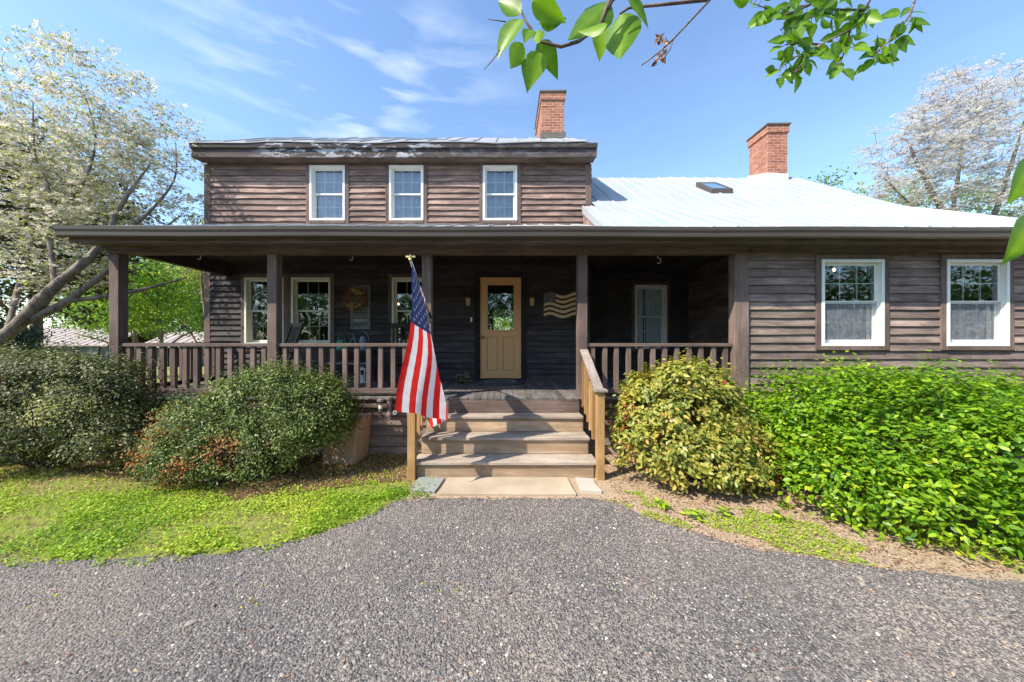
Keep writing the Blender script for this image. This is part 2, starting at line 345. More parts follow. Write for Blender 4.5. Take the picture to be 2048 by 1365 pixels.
M['l_clover'] = leafmat('clover_leaf', [(0.10,0.21,0.014),(0.22,0.38,0.02),(0.38,0.49,0.035),(0.52,0.50,0.10)], 0.35, 0.5, 0.3)
M['l_litter'] = leafmat('leaf_litter', [(0.13,0.055,0.035),(0.24,0.12,0.07),(0.42,0.27,0.17),(0.50,0.38,0.25)], 0.1, 0.8, 0.2)

# ------------------------------------------------------------------ ground
def gz(x, y):
    y = np.asarray(y, dtype=float); return -0.042*np.clip(y-9, 0, 30)-0.0*y
def soilcol(n, sc=1.0):
    g = node(n, 'ShaderNodeTexCoord').outputs['Object']
    a = noise(n, g, 1.6*sc, 8, 0.68); b_ = noise(n, g, 38, 5, 0.75); c_ = noise(n, g, 9, 6, 0.7)
    return g, a, b_, c_
def groundmat():
    m, n = newmat('lawn_ground'); g, a, b_, c_ = soilcol(n)
    c = mixc(n, mrange(n, b_, 0.3, 0.7), (0.10,0.14,0.02,1), (0.34,0.38,0.08,1))
    c = mixc(n, mrange(n, a, 0.48, 0.66, 0, 0.8), c, (0.30,0.23,0.12,1))
    c = mixc(n, mrange(n, c_, 0.48, 0.62, 0, 0.75), c, (0.20,0.13,0.08,1))
    b = node(n, 'ShaderNodeBsdfPrincipled', {'Base Color': c, 'Roughness': 0.95, 'Specular IOR Level': 0.1})
    n.links.new(bump(n, b_, 0.8, 0.02), b.inputs['Normal']); finish(n, b.outputs[0]); return m
def soilmat(name, c1, c2, c3):
    m, n = newmat(name); g, a, b_, c_ = soilcol(n)
    c = mixc(n, mrange(n, b_, 0.32, 0.68), c4(c1), c4(c2))
    c = mixc(n, mrange(n, c_, 0.45, 0.68, 0, 0.75), c, c4(c3))
    b = node(n, 'ShaderNodeBsdfPrincipled', {'Base Color': c, 'Roughness': 0.95, 'Specular IOR Level': 0.1})
    n.links.new(bump(n, b_, 0.9, 0.02), b.inputs['Normal']); finish(n, b.outputs[0]); return m
def gravelmat():
    m, n = newmat('dark_gravel'); g = node(n, 'ShaderNodeTexCoord').outputs['Object']
    v1 = node(n, 'ShaderNodeTexVoronoi', {'Vector': g, 'Scale': 75.0, 'Randomness': 1.0})
    v2 = node(n, 'ShaderNodeTexVoronoi', {'Vector': g, 'Scale': 160.0})
    sc = node(n, 'ShaderNodeSeparateColor', {0: v1.outputs['Color']}).outputs[0]
    sc2 = node(n, 'ShaderNodeSeparateColor', {0: v2.outputs['Color']}).outputs[1]
    c = ramp(n, sc, [(0.0,(0.05,0.046,0.044)),(0.45,(0.122,0.112,0.104)),(0.8,(0.195,0.18,0.168)),(0.95,(0.26,0.235,0.22)),(1.0,(0.42,0.38,0.34))])
    c = mixc(n, 0.35, c, ramp(n, sc2, [(0.0,(0.05,0.047,0.05)),(0.7,(0.15,0.14,0.145)),(1.0,(0.40,0.36,0.33))]))
    big = noise(n, g, 0.9, 5, 0.6)
    c = mixc(n, mrange(n, big, 0.45, 0.7, 0, 0.5), c, (0.20,0.17,0.145,1))
    b = node(n, 'ShaderNodeBsdfPrincipled', {'Base Color': c, 'Roughness': 0.85, 'Specular IOR Level': 0.3})
    h = node(n, 'ShaderNodeMath', {0: mrange(n, v1.outputs['Distance'], 0, 0.7, 1, 0), 1: mrange(n, v2.outputs['Distance'], 0, 0.7, 0.4, 0)}, operation='ADD').outputs[0]
    n.links.new(bump(n, h, 0.9, 0.012), b.inputs['Normal']); finish(n, b.outputs[0]); return m
M['ground'] = groundmat(); M['gravel'] = gravelmat()
M['soil'] = soilmat('dry_soil', (0.26,0.18,0.12), (0.56,0.44,0.31), (0.36,0.28,0.16))
M['mulch'] = soilmat('red_mulch', (0.06,0.030,0.022), (0.20,0.10,0.07), (0.10,0.06,0.03))
xs = np.concatenate([np.linspace(-400,-30,14), np.linspace(-26,26,80), np.linspace(30,400,14)])
ys = np.concatenate([np.linspace(-120,-10,8), np.linspace(-8,14,50), np.linspace(16,60,24), np.linspace(75,600,16)])
GX, GY = np.meshgrid(xs, ys); GZ = gz(GX, GY)
V = np.stack([GX.ravel(), GY.ravel(), GZ.ravel()], 1); nx = len(xs)
ii, jj = np.meshgrid(np.arange(len(ys)-1), np.arange(nx-1), indexing='ij'); b0 = (ii*nx+jj).ravel()
gr = np_mesh('ground', V, np.stack([b0, b0+1, b0+nx+1, b0+nx], 1), M['ground']); tag(gr, kind='structure')
def sheet(name, outline, z, m, label=None):
    mb = MB(); mb.quad([(x, y, z) for x, y in outline], 0, 0.5)
    o = mb.build(name, m); return tag(o, kind='structure')
def wob(pts, amp=0.03, sub=6):
    res = []
    for (a, b) in zip(pts[:-1], pts[1:]):
        for k in range(sub):
            t = k/sub; res.append((a[0]+(b[0]-a[0])*t+random.uniform(-amp, amp), a[1]+(b[1]-a[1])*t+random.uniform(-amp, amp)))
    res.append(pts[-1]); return res
DRV_PX = [(0,1128),(240,1120),(450,1108),(600,1082),(700,1050),(755,1026),(790,1006),(850,998),(1000,1000),(1160,998),(1230,1006),(1300,1040),(1400,1072),(1500,1098),(1650,1122),(1800,1145),(2048,1166)]
DRV = [ground_at(*p) for p in DRV_PX]
edge = [(x, y+random.uniform(-.022,.022)+.015*math.sin(x*9)) for x, y in wob([(-22, 2.7), (-10, 2.55)]+DRV+[(8, 2.25), (20, 2.1)], 0.0, 9)]
sheet('driveway', [(20,-22), (-22,-22)][::-1][::1] and ([(-22,-22)]+edge+[(20,-22)])[::-1], 0.010, M['gravel'])
soil_edge = wob([(-1.25,5.2), (-1.1,4.1), (-1.0,3.5), (-0.95,3.15), (0.0,3.05), (1.6,2.6), (3.2,2.0), (9,1.9), (14,1.9), (14,5.2)], 0.03, 7)
sheet('garden_soil', soil_edge, 0.005, M['soil'])
mul = wob([(-7.5,5.4), (-5.2,4.2), (-3.9,3.9), (-3.5,3.6), (-2.6,3.55), (-1.9,3.75), (-1.3,3.95), (-1.02,4.1), (-1.02,5.2)], 0.05, 6)
sheet('mulch_bed', mul, 0.009, M['mulch'])

# ------------------------------------------------------------------ scatter helpers
LEAF = (np.array([(0,0,0),(0.35,0.24,0.05),(0.75,0.17,0.04),(1,0,-0.04),(0.75,-0.17,0.04),(0.35,-0.24,0.05),(0.5,0,0)], float),
        np.array([(0,1,2,6),(6,2,3,4),(0,6,4,5)]))
DIAM = (np.array([(0,0,0),(0.5,0.26,0.06),(1,0,-0.03),(0.5,-0.26,0.06)], float), np.array([(0,1,2,3)]))
ROUND = (np.array([(0.0,0,0),(0.3,0.4,0.04),(0.85,0.36,0.02),(1.0,0,0.0),(0.85,-0.36,0.02),(0.3,-0.4,0.04)], float), np.array([(0,1,2,3),(0,3,4,5)]))
FLOWER = (np.array([(0,0,0),(.35,.2,.06),(.5,0,.05),(.35,-.2,.06),(-.2,.35,.06),(0,.5,.05),(.2,.35,.06),(-.35,-.2,.06),(-.5,0,.05),(-.35,.2,.06),(.2,-.35,.06),(0,-.5,.05),(-.2,-.35,.06)], float),
          np.array([(0,1,2,3),(0,6,5,4),(0,9,8,7),(0,12,11,10)]))
def scatter(name, P, Nn, size, tmpl, mat, parent=None, origin=(0,0,0), var=None, flat=0.0, dirv=None, smooth=False, vmod=None):
    """P points, Nn leaf normals; size; places a copy of tmpl with random spin"""
    P = np.asarray(P, float); n = len(P); tv, tf = tmpl
    N_ = np.asarray(Nn, float)+rng.normal(0, 0.001, (n,3)); N_ /= np.linalg.norm(N_, axis=1, keepdims=True)+1e-9
    T = rng.normal(0, 1, (n,3)) if dirv is None else np.asarray(dirv, float)+rng.normal(0, 0.001, (n,3))
    T -= N_*(T*N_).sum(1, keepdims=True); T /= np.linalg.norm(T, axis=1, keepdims=True)+1e-9
    B = np.cross(N_, T); s = np.broadcast_to(np.asarray(size, float).reshape(-1,1), (n,1))
    V = P[:,None,:]+(T[:,None,:]*tv[None,:,0:1]+B[:,None,:]*tv[None,:,1:2]+N_[:,None,:]*tv[None,:,2:3])*s[:,None,:]
    k = len(tv); Fq = (tf[None,:,:]+(np.arange(n)*k)[:,None,None]).reshape(-1, tf.shape[1])
    if var is None: var = rng.random(n)
    vv = np.repeat(var, k)+(0 if vmod is None else np.tile(vmod, n))
    return np_mesh(name, V.reshape(-1,3), Fq, mat, parent, origin, vv, smooth)
def unit(n):
    v = rng.normal(0,1,(n,3)); return v/np.linalg.norm(v, axis=1, keepdims=True)

# ------------------------------------------------------------------ farmhouse
YW, YF, YR = 6.93, 4.90, 7.70            # main wall, wing front wall, recessed wall
FZ = 0.84                                # porch floor
house = thing('farmhouse', (0, YW, 0), 'dark brown clapboard farmhouse with white metal roof and long front porch', 'house')
def clap(mb, s0, s1, z0, z1, ex, openings, mapf, m=0, warp=0.004, th=0.026):
    nrow = int(round((z1-z0)/ex)); ex = (z1-z0)/nrow
    for r in range(nrow):
        a, b = z0+r*ex, z0+(r+1)*ex
        base = random.random()
        rects = [(s0, s1, a, b)]
        for (oa, ob, oc, od) in openings:
            nr = []
            for (xa, xb, za, zb) in rects:
                if ob <= xa or oa >= xb or od <= za or oc >= zb: nr.append((xa,xb,za,zb)); continue
                if oa > xa: nr.append((xa,oa,za,zb))
                if ob < xb: nr.append((ob,xb,za,zb))
                mxa, mxb = max(xa,oa), min(xb,ob)
                if oc > za+0.004: nr.append((mxa,mxb,za,oc))
                if od < zb-0.004: nr.append((mxa,mxb,od,zb))
            rects = nr
        for (xa, xb, za, zb) in rects:
            x = xa; 
            while x < xb-1e-6:
                L = random.uniform(1.2, 3.4); xe = min(xb, x+L)
                if xb-xe < 0.4: xe = xb
                v_ = min(1, max(0, base*0.6+random.random()*0.4)); n_ = max(1, int((xe-x)/0.35))
                def Yo(z): return th*(1-(z-a)/ex)+0.004
                dz = [random.uniform(-warp, warp) if za == a else 0 for _ in range(n_+1)]
                dy = [random.uniform(0, warp*1.2) if za == a else 0 for _ in range(n_+1)]
                for k in range(n_):
                    xa_, xb_ = x+(xe-x)*k/n_, x+(xe-x)*(k+1)/n_
                    p = lambda s_, o_, z_: mapf(s_, o_, z_)
                    o1, o2 = Yo(za), Yo(zb)
                    mb.quad([p(xa_,o1+dy[k],za+dz[k]), p(xb_,o1+dy[k+1],za+dz[k+1]), p(xb_,o2,zb+0.004), p(xa_,o2,zb+0.004)], m, v_)
                    mb.quad([p(xa_,0,za+dz[k]), p(xb_,0,za+dz[k+1]), p(xb_,o1+dy[k+1],za+dz[k+1]), p(xa_,o1+dy[k],za+dz[k])], m, v_)
                x = xe
def wall_core(mb, s0, s1, z0, z1, openings, mapf, t0=0.0, t1=-0.13):
    S = sorted({s0, s1, *[o[0] for o in openings], *[o[1] for o in openings]}); Z = sorted({z0, z1, *[o[2] for o in openings], *[o[3] for o in openings]})
    S = [s for s in S if s0 <= s <= s1]; Z = [z for z in Z if z0 <= z <= z1]
    for a, b in zip(S[:-1], S[1:]):
        for c, d in zip(Z[:-1], Z[1:]):
            if any(o[0] <= (a+b)/2 <= o[1] and o[2] <= (c+d)/2 <= o[3] for o in openings): continue
            pts = [mapf(a,t0,c), mapf(b,t0,c), mapf(b,t1,c), mapf(a,t1,c), mapf(a,t0,d), mapf(b,t0,d), mapf(b,t1,d), mapf(a,t1,d)]
            mb.hexa(pts, 0, 0.5)
front = lambda Y: (lambda s, o, z: (s, Y-o, z))
leftw = lambda X: (lambda s, o, z: (X-o, s, z))
rightw = lambda X: (lambda s, o, z: (X+o, s, z))
def win(x0, x1, z0, z1): return (x0, x1, z0, z1)
W_low = [(-5.22,-4.43,1.55,2.905), (-4.28,-3.49,1.55,2.905), (-2.255,-1.50,1.55,2.905)]
W_up = [(-3.91,-3.20,4.05,5.16), (-2.31,-1.62,4.05,5.16), (-0.425,0.265,4.05,5.16)]
DOOR = (-0.50,0.365,0.86,2.93)
W_rec = [(2.93,3.65,1.45,2.875)]
W_wing = [(4.505,5.393,1.56,2.79), (6.28,7.166,1.56,2.79)]
XL, XRr, XWR = -6.03, 1.75, 7.72
def part(mb, name, mats, **k): return mb.build(name, mats, house, **k)
# main wall, lower (under the porch) and upper storey
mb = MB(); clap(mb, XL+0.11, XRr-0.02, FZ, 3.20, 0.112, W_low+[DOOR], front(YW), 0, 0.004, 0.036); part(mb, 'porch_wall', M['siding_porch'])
mb = MB(); clap(mb, XL+0.11, XRr-0.11, 3.80, 5.20, 0.117, W_up, front(YW), 0, 0.008, 0.030); part(mb, 'upper_wall', M['siding_up'], label='faded reddish brown clapboards of the upper storey')
mb = MB(); wall_core(mb, XL, XRr, 0.0, 5.25, W_low+W_up+[DOOR], front(YW))
wall_core(mb, YW+0.131, 12.3, 0.0, 5.3, [], leftw(XL), 0.0, -0.12); wall_core(mb, YW+0.131, 12.3, 0.0, 5.3, [], rightw(XRr), 0.0, -0.12)
part(mb, 'wall_core', M['dark'])
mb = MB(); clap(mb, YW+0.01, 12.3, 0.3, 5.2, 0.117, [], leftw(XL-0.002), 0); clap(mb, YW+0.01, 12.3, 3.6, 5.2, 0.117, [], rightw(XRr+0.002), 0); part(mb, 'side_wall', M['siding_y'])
# gables
for X in (XL+0.03, XRr-0.03):
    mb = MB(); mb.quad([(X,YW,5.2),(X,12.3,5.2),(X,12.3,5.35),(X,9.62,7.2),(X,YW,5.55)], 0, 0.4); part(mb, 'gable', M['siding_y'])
# back wall with a window seen through the door
BW = (-0.42,0.50,1.75,2.72)
mb = MB(); wall_core(mb, XL+0.121, XRr-0.121, 0.0, 5.3, [BW], lambda s,o,z: (s, 12.17-o, z)); part(mb, 'back_wall', M['dark'])
mb = MB()
for a,b,c,d in ((BW[0],BW[0]+.05,BW[2],BW[3]),(BW[1]-.05,BW[1],BW[2],BW[3]),(BW[0]+.05,BW[1]-.05,BW[3]-.06,BW[3]),(BW[0]+.05,BW[1]-.05,BW[2],BW[2]+.05)): mb.box(a,12.10,c,b,12.14,d)
bw = part(mb, 'window', M['door'], label='far back window glimpsed through the door glass')
mb = MB()
for k in range(26):
    x = BW[0]+0.03+(BW[1]-BW[0]-0.06)*k/25; mb.box(x, 12.02+0.012*(k%2), 2.44, x+0.028, 12.03+0.012*(k%2), 2.70)
for k in range(5): mb.box(BW[1]-0.26+0.045*k, 12.04, 1.78, BW[1]-0.24+0.045*k, 12.05, 2.44)
mb.build('valance', M['ruglight'], bw)
# inner floors and ceilings
mb = MB(); mb.box(XL+0.13, YW+0.135, FZ-0.1, XRr-0.13, 12.16, FZ-0.02); mb.box(XL+0.13, YW+0.135, 3.15, XRr-0.13, 12.16, 3.35); mb.box(XL+0.13, YW+0.135, 5.15, XRr-0.13, 12.16, 5.22); part(mb, 'inner_floor', M['dark'])
# corner boards
for q in ((XL-0.012, YW-0.034, 0.55, XL+0.11, YW+0.1, 5.19),(XRr-0.11, YW-0.034, 3.6, XRr+0.012, YW+0.1, 5.19)): mb = MB(); mb.box(*q); part(mb, 'corner_board', M['trim'], bevel=0.004)
for q in ((XL+0.112, YW-0.030, 5.155, XRr-0.112, YW-0.001, 5.235),(XL+0.10, YW-0.05, 3.955, XRr-0.10, YW-0.001, 4.0)): mb = MB(); mb.box(*q); part(mb, 'frieze_board', M['trim_x'], bevel=0.004)

def curtain_mesh(mb, x0, x1, z0, z1, y, waves=7, amp=0.018):
    n_ = 40
    for k in range(n_):
        a, b = k/n_, (k+1)/n_
        ya = y+amp*math.sin(a*waves*2*math.pi)+0.006*math.sin(a*31); yb = y+amp*math.sin(b*waves*2*math.pi)+0.006*math.sin(b*31)
        mb.quad([(x0+(x1-x0)*a, ya, z0), (x0+(x1-x0)*b, yb, z0), (x0+(x1-x0)*b, yb, z1), (x0+(x1-x0)*a, ya, z1)], 0, 0.5)
def make_window(x0, x1, z0, z1, Y, mat, screen=False, curt='full', deep=0.05, casing=0.075, label=None, sill=True, extra=0):
    fw = 0.042
    f = MB(); y0, y1 = Y-0.052, Y+0.10
    f.box(x0, y0, z0, x0+fw, y1, z1, 0, .5); f.box(x1-fw, y0, z0, x1, y1, z1, 0, .5)
    f.box(x0+fw, y0+0.001, z1-fw, x1-fw, y1-0.001, z1, 0, .5); f.box(x0+fw, y0+0.001, z0, x1-fw, y1-0.001, z0+fw, 0, .5)
    wnd = f.build('window', mat, house, origin=((x0+x1)/2, Y, z0), bevel=0.004, label=label)
    c = MB(); cw = casing; yc = Y-0.044
    c.box(x0-cw, yc, z0-0.055, x0-0.001, Y+0.03, z1+cw); c.box(x1+0.001, yc, z0-0.055, x1+cw, Y+0.03, z1+cw)
    c.box(x0-0.001, yc+0.002, z1+0.001, x1+0.001, Y+0.03, z1+cw-0.001)
    if sill: c.box(x0-0.001, yc-0.012, z0-0.058, x1+0.001, Y+0.03, z0-0.001)
    c.build('casing', M['trim'], wnd, bevel=0.003)
    zm = (z0+z1)/2+0.01; ix0, ix1 = x0+fw, x1-fw
    for nm, za, zb, yy in (('upper_sash', zm-0.018, z1-fw, Y+deep-0.012), ('lower_sash', z0+fw, zm+0.018, Y+deep+0.022)):
        s = MB(); st = 0.034
        s.box(ix0, yy, za, ix0+st, yy+0.03, zb, 0, .5); s.box(ix1-st, yy, za, ix1, yy+0.03, zb, 0, .5)
        s.box(ix0+st, yy+.001, za, ix1-st, yy+0.029, za+(0.05 if nm == 'lower_sash' else 0.034), 0, .5); s.box(ix0+st, yy+.001, zb-0.034, ix1-st, yy+0.029, zb, 0, .5)
        for k in (1, 2):
            xm = ix0+st+(ix1-ix0-2*st)*k/3; s.box(xm-0.007, yy+0.006, za+.02, xm+0.007, yy+0.022, zb-.02, 0, .5)
        zc = (za+zb)/2; s.box(ix0+.02, yy+0.008, zc-0.007, ix1-.02, yy+0.020, zc+0.007, 0, .5)
        s.build(nm, mat, wnd, bevel=0.002)
        p = MB(); p.quad([(ix0+.01, yy+0.004, za+.01), (ix1-.01, yy+0.004, za+.01), (ix1-.01, yy+0.004, zb-.01), (ix0+.01, yy+0.004, zb-.01)]); p.build('pane', M['glass'], wnd)
    if screen:
        p = MB(); p.quad([(ix0, Y+0.002, z0+fw*0.9), (ix1, Y+0.002, z0+fw*0.9), (ix1, Y+0.002, z1-fw if screen == 'full' else zm+0.02), (ix0, Y+0.002, z1-fw if screen == 'full' else zm+0.02)]); p.build('screen', M['screen'], wnd)
        fr = MB(); za, zb = z0+fw*0.9, (z1-fw if screen == 'full' else zm+0.02)
        fr.box(ix0, Y-0.004, za, ix0+.014, Y+.008, zb, 0, .5); fr.box(ix1-.014, Y-0.004, za, ix1, Y+.008, zb, 0, .5); fr.box(ix0+.014, Y-0.004, zb-.014, ix1-.014, Y+.008, zb, 0, .5); fr.build('screen_frame', M['white'], wnd)
    if curt:
        cb = MB(); yc = Y+0.17
        if curt == 'full': curtain_mesh(cb, x0-0.05, x1+0.05, z0-0.05, z1+0.03, yc, 8)
        elif curt == 'split':
            w_ = x1-x0; curtain_mesh(cb, x0-0.05, x0+w_*0.36, z0-0.05, z1+0.03, yc, 4); curtain_mesh(cb, x1-w_*0.52, x1+0.05, z0-0.05, z1+0.03, yc+0.03, 5)
        elif curt == 'cafe': curtain_mesh(cb, x0-0.05, x1+0.05, z0-0.05, zm-0.02, yc, 9)
        elif curt == 'swag':
            curtain_mesh(cb, x0-0.05, x0+(x1-x0)*0.16, z0-0.05, z1+0.03, yc, 2)
        cb.build('curtain', M['curtain'], wnd)
    return wnd
W1 = make_window(*W_low[0], YW, M['cream'], curt='swag', label='cream window nearest the left house corner, partly hidden by a post')
W2 = make_window(*W_low[1], YW, M['cream'], curt=None, label='cream window between the porch post and the wreath')
W3 = make_window(*W_low[2], YW, M['cream'], curt=None, label='cream window partly covered by the hanging flag')
U = [make_window(*w_, YW, M['white'], curt='full', label='upper storey window with sheer curtains, %s' % t) for w_, t in zip(W_up, ('left', 'middle', 'right'))]
make_window(*W_rec[0], YR, M['white'], curt='split', label='narrow window at the back of the porch recess')
for w_, t in zip(W_wing, ('nearer the porch', 'at the right end')): make_window(*w_, YF, M['white'], curt='cafe', screen='half', deep=0.028, label='large white window of the low wing, '+t)
# front door
dx0, dx1, dz0, dz1 = DOOR
mb = MB(); Yd = YW-0.005
mb.box(dx0+0.02, Yd, dz0+0.01, dx0+0.155, Yd+0.045, dz1-0.02, 0, .5); mb.box(dx1-0.155, Yd, dz0+0.01, dx1-0.02, Yd+0.045, dz1-0.02, 0, .5)
mb.box(dx0+0.155, Yd+.001, dz1-0.16, dx1-0.155, Yd+0.044, dz1-0.021, 0, .5); mb.box(dx0+0.155, Yd+.001, dz0+0.011, dx1-0.155, Yd+0.044, dz0+0.17, 0, .5)
mb.box(dx0+0.155, Yd+.001, 1.71, dx1-0.155, Yd+0.044, 1.84, 0, .5); xm = (dx0+dx1)/2; mb.box(xm-0.05, Yd+.002, dz0+0.17, xm+0.05, Yd+0.043, 1.71, 0, .5)
for a, b in ((dx0+0.155, xm-0.05), (xm+0.05, dx1-0.155)):
    mb.box(a, Yd+0.014, dz0+0.17, b, Yd+0.036, 1.71, 0, .5); mb.box(a+0.03, Yd+0.007, dz0+0.20, b-0.03, Yd+0.034, 1.68, 0, .5); [mb.box(*q, 1) for q in ((a+.001,Yd+.0005,dz0+.171,a+.008,Yd+.02,1.709),(b-.008,Yd+.0005,dz0+.171,b-.001,Yd+.02,1.709),(a+.008,Yd+.0006,1.70,b-.008,Yd+.02,1.708),(a+.008,Yd+.0006,dz0+.172,b-.008,Yd+.02,dz0+.18))]
door = part(mb, 'front_door', [M['door'],M['doorline']], bevel=0.0015, label='ochre yellow half glazed front door')
mb = MB(); a, b, c, d = dx0+0.14, dx1-0.14, 1.82, dz1-0.145
for q in ((a,c,a+.03,d),(b-.03,c,b,d),(a+.03,d-.03,b-.03,d),(a+.03,c,b-.03,c+.03)): mb.box(q[0], Yd-0.012, q[1], q[2], Yd+0.02, q[3], 0, .5)
mb.build('glazing_bead', M['door'], door, bevel=0.003)
mb = MB(); mb.quad([(a+.02,Yd+.022,c+.02),(b-.02,Yd+.022,c+.02),(b-.02,Yd+.022,d-.02),(a+.02,Yd+.022,d-.02)]); mb.build('pane', M['glass'], door)
mb = MB(); kx, kz = dx0+0.07, 1.70
mb.tube([(kx,Yd,kz),(kx,Yd-0.012,kz),(kx,Yd-0.04,kz),(kx,Yd-0.05,kz),(kx,Yd-0.07,kz)], [0.032,0.028,0.012,0.028,0.02], 14); mb.build('door_knob', M['brass'], door, smooth=True)
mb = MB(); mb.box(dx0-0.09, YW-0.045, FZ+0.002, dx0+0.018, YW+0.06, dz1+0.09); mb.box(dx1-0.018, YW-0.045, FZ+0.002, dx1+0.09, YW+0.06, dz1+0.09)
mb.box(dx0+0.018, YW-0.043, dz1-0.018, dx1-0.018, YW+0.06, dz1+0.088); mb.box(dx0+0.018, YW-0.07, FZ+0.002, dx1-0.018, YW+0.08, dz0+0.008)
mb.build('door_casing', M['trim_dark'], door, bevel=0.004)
# recess walls
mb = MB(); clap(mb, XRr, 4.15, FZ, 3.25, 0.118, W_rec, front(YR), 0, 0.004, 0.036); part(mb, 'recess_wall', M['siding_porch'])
mb = MB(); wall_core(mb, XRr+0.02, 4.15, 0.0, 3.9, W_rec, front(YR)); part(mb, 'wall_core', M['dark'])
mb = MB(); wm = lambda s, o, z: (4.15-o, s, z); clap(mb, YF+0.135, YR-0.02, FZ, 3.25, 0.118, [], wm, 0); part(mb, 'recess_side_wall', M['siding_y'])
# wing front wall
mb = MB(); clap(mb, 3.47, XWR-0.11, 0.55, 3.02, 0.1165, W_wing, front(YF), 0); part(mb, 'wing_wall', M['siding'])
mb = MB(); wall_core(mb, 3.47, XWR, 0.0, 3.02, W_wing, front(YF)); wall_core(mb, YF+0.131, 12.0, 0.0, 3.02, [], rightw(XWR), 0.0, -0.12); wall_core(mb, 4.152, XWR-0.121, 0.0, 3.9, [], lambda s,o,z: (s, 11.9-o, z))
wall_core(mb, YF+0.131, 11.7, 0.0, 3.3, [], leftw(4.155), 0.0, -0.05)
mb.box(4.3, YF+0.14, FZ-0.1, XWR-0.13, 11.7, FZ-0.02); mb.box(4.3, YF+0.14, 3.03, XWR-0.13, 11.7, 3.1)
part(mb, 'wall_core', M['dark'])
mb = MB(); clap(mb, YF+0.0, 11.9, 0.5, 3.0, 0.1165, [], rightw(XWR+0.002), 0); part(mb, 'side_wall', M['siding_y'])
for q in ((3.265, YF-0.055, 0.45, 3.468, YF+0.085, 2.885),(3.47, YF+0.10, 0.4, 4.14, YF+0.134, 3.02),(XWR-0.11, YF-0.034, 0.5, XWR+0.012, YF+0.1, 3.0)): mb = MB(); mb.box(*q); part(mb, 'corner_board', M['trim'], bevel=0.005)
# gable of the wing
def roof_z(y):   # wing roof height
    return 3.11+0.51*(y-4.45) if y < 6.57 else 4.19+0.69*(y-6.57)
mb = MB(); X = XWR-0.05; mb.quad([(X,YF,3.0),(X,11.9,3.0),(X,11.9,4.2),(X,9.22,6.0),(X,6.57,4.15),(X,YF,3.28)], 0, 0.4); part(mb, 'gable', M['siding_y'])

# roofs -------------------------------------------------------------
def ribbed(mb, xa, xb, prof, pitch=0.3, h=0.026, wv=0.006, thick=0.02, m=0):
    """prof: list of (y,z); xa,xb: functions of y or floats; ribs run up the slope"""
    fa = xa if callable(xa) else (lambda y: xa); fb = xb if callable(xb) else (lambda y: xb)
    W_ = fb(prof[0][0])-fa(prof[0][0]); nr = int(W_/pitch)
    ts = [0.0]; hs = [0.0]
    for k in range(nr):
        c = (k+0.5)/nr; dw = 0.018/W_
        ts += [c-dw*1.6, c-dw*0.7, c+dw*0.7, c+dw*1.6]; hs += [0, h, h*0.9, -0.004]
    ts.append(1.0); hs.append(0.0); i0 = len(mb.v); ny = len(prof)
    for (y, z) in prof:
        xa_, xb_ = fa(y), fb(y)
        for t, hh in zip(ts, hs):
            x = xa_+(xb_-xa_)*t
            mb.v.append((x, y, z+hh+wv*math.sin(x*2.3+y*1.7)+wv*0.7*math.sin(x*5.1-y*3))); mb.a.append(0.5)
    k = len(ts)
    for r in range(ny-1):
        for c in range(k-1):
            a0 = i0+r*k+c; mb.f.append((a0, a0+1, a0+1+k, a0+k)); mb.m.append(m)
    # fascia lip at the eave
    y, z = prof[0]; a0 = len(mb.v)
    for c in range(k): v_ = mb.v[i0+c]; mb.v.append((v_[0], v_[1], v_[2]-thick-hs[c])); mb.a.append(0.5)
    for c in range(k-1): mb.f.append((a0+c, a0+c+1, i0+c+1, i0+c)); mb.m.append(m)
def lin(p, q, n): return [(p[0]+(q[0]-p[0])*i/n, p[1]+(q[1]-p[1])*i/n) for i in range(n+1)]
mb = MB(); ribbed(mb, XL-0.06, XRr+0.06, lin((6.60,5.475),(9.62,7.32),10)+lin((9.62,7.32),(12.6,5.475),10)[1:], 0.42, 0.022, 0.012)
r1 = part(mb, 'main_roof', M['roof_grey'])
mb = MB(); ribbed(mb, lambda y: 1.33+0.1*(y-4.45), XWR+0.13, lin((4.44,3.10),(6.62,4.225),8), 0.31, 0.018, 0.006)
ribbed(mb, XRr+0.015, XWR+0.13, lin((6.57,4.185),(9.22,6.015),10)+lin((9.22,6.015),(12.2,4.0),6)[1:], 0.31, 0.018, 0.01)
r2 = part(mb, 'wing_roof', M['roof'], label='white painted metal roof of the low wing')
mb = MB(); ribbed(mb, -5.78, 1.52, lin((4.44,3.10),(6.90,3.965),8), 0.31, 0.018, 0.006); part(mb, 'porch_roof', M['roof_grey'])
# rake flashing + cheek board of lower wing roof, rake trims
mb = MB(); mb.hexa([(1.30,4.47,3.02),(1.325,4.47,3.02),(1.53,6.6,4.09),(1.505,6.6,4.09),(1.30,4.47,3.13),(1.325,4.47,3.13),(1.53,6.6,4.235),(1.505,6.6,4.235)], 0, .5); part(mb, 'rake_flashing', M['roof'])
mb = MB(); mb.quad([(1.345,4.6,3.02),(1.53,6.60,3.85),(1.53,6.60,4.17),(1.345,4.6,3.15)],0,.7); mb.quad([(1.53,6.60,3.7),(XRr,6.60,3.7),(XRr,6.60,4.2),(1.53,6.60,4.2)],0,.7); part(mb, 'cheek_board', M['siding_up'])
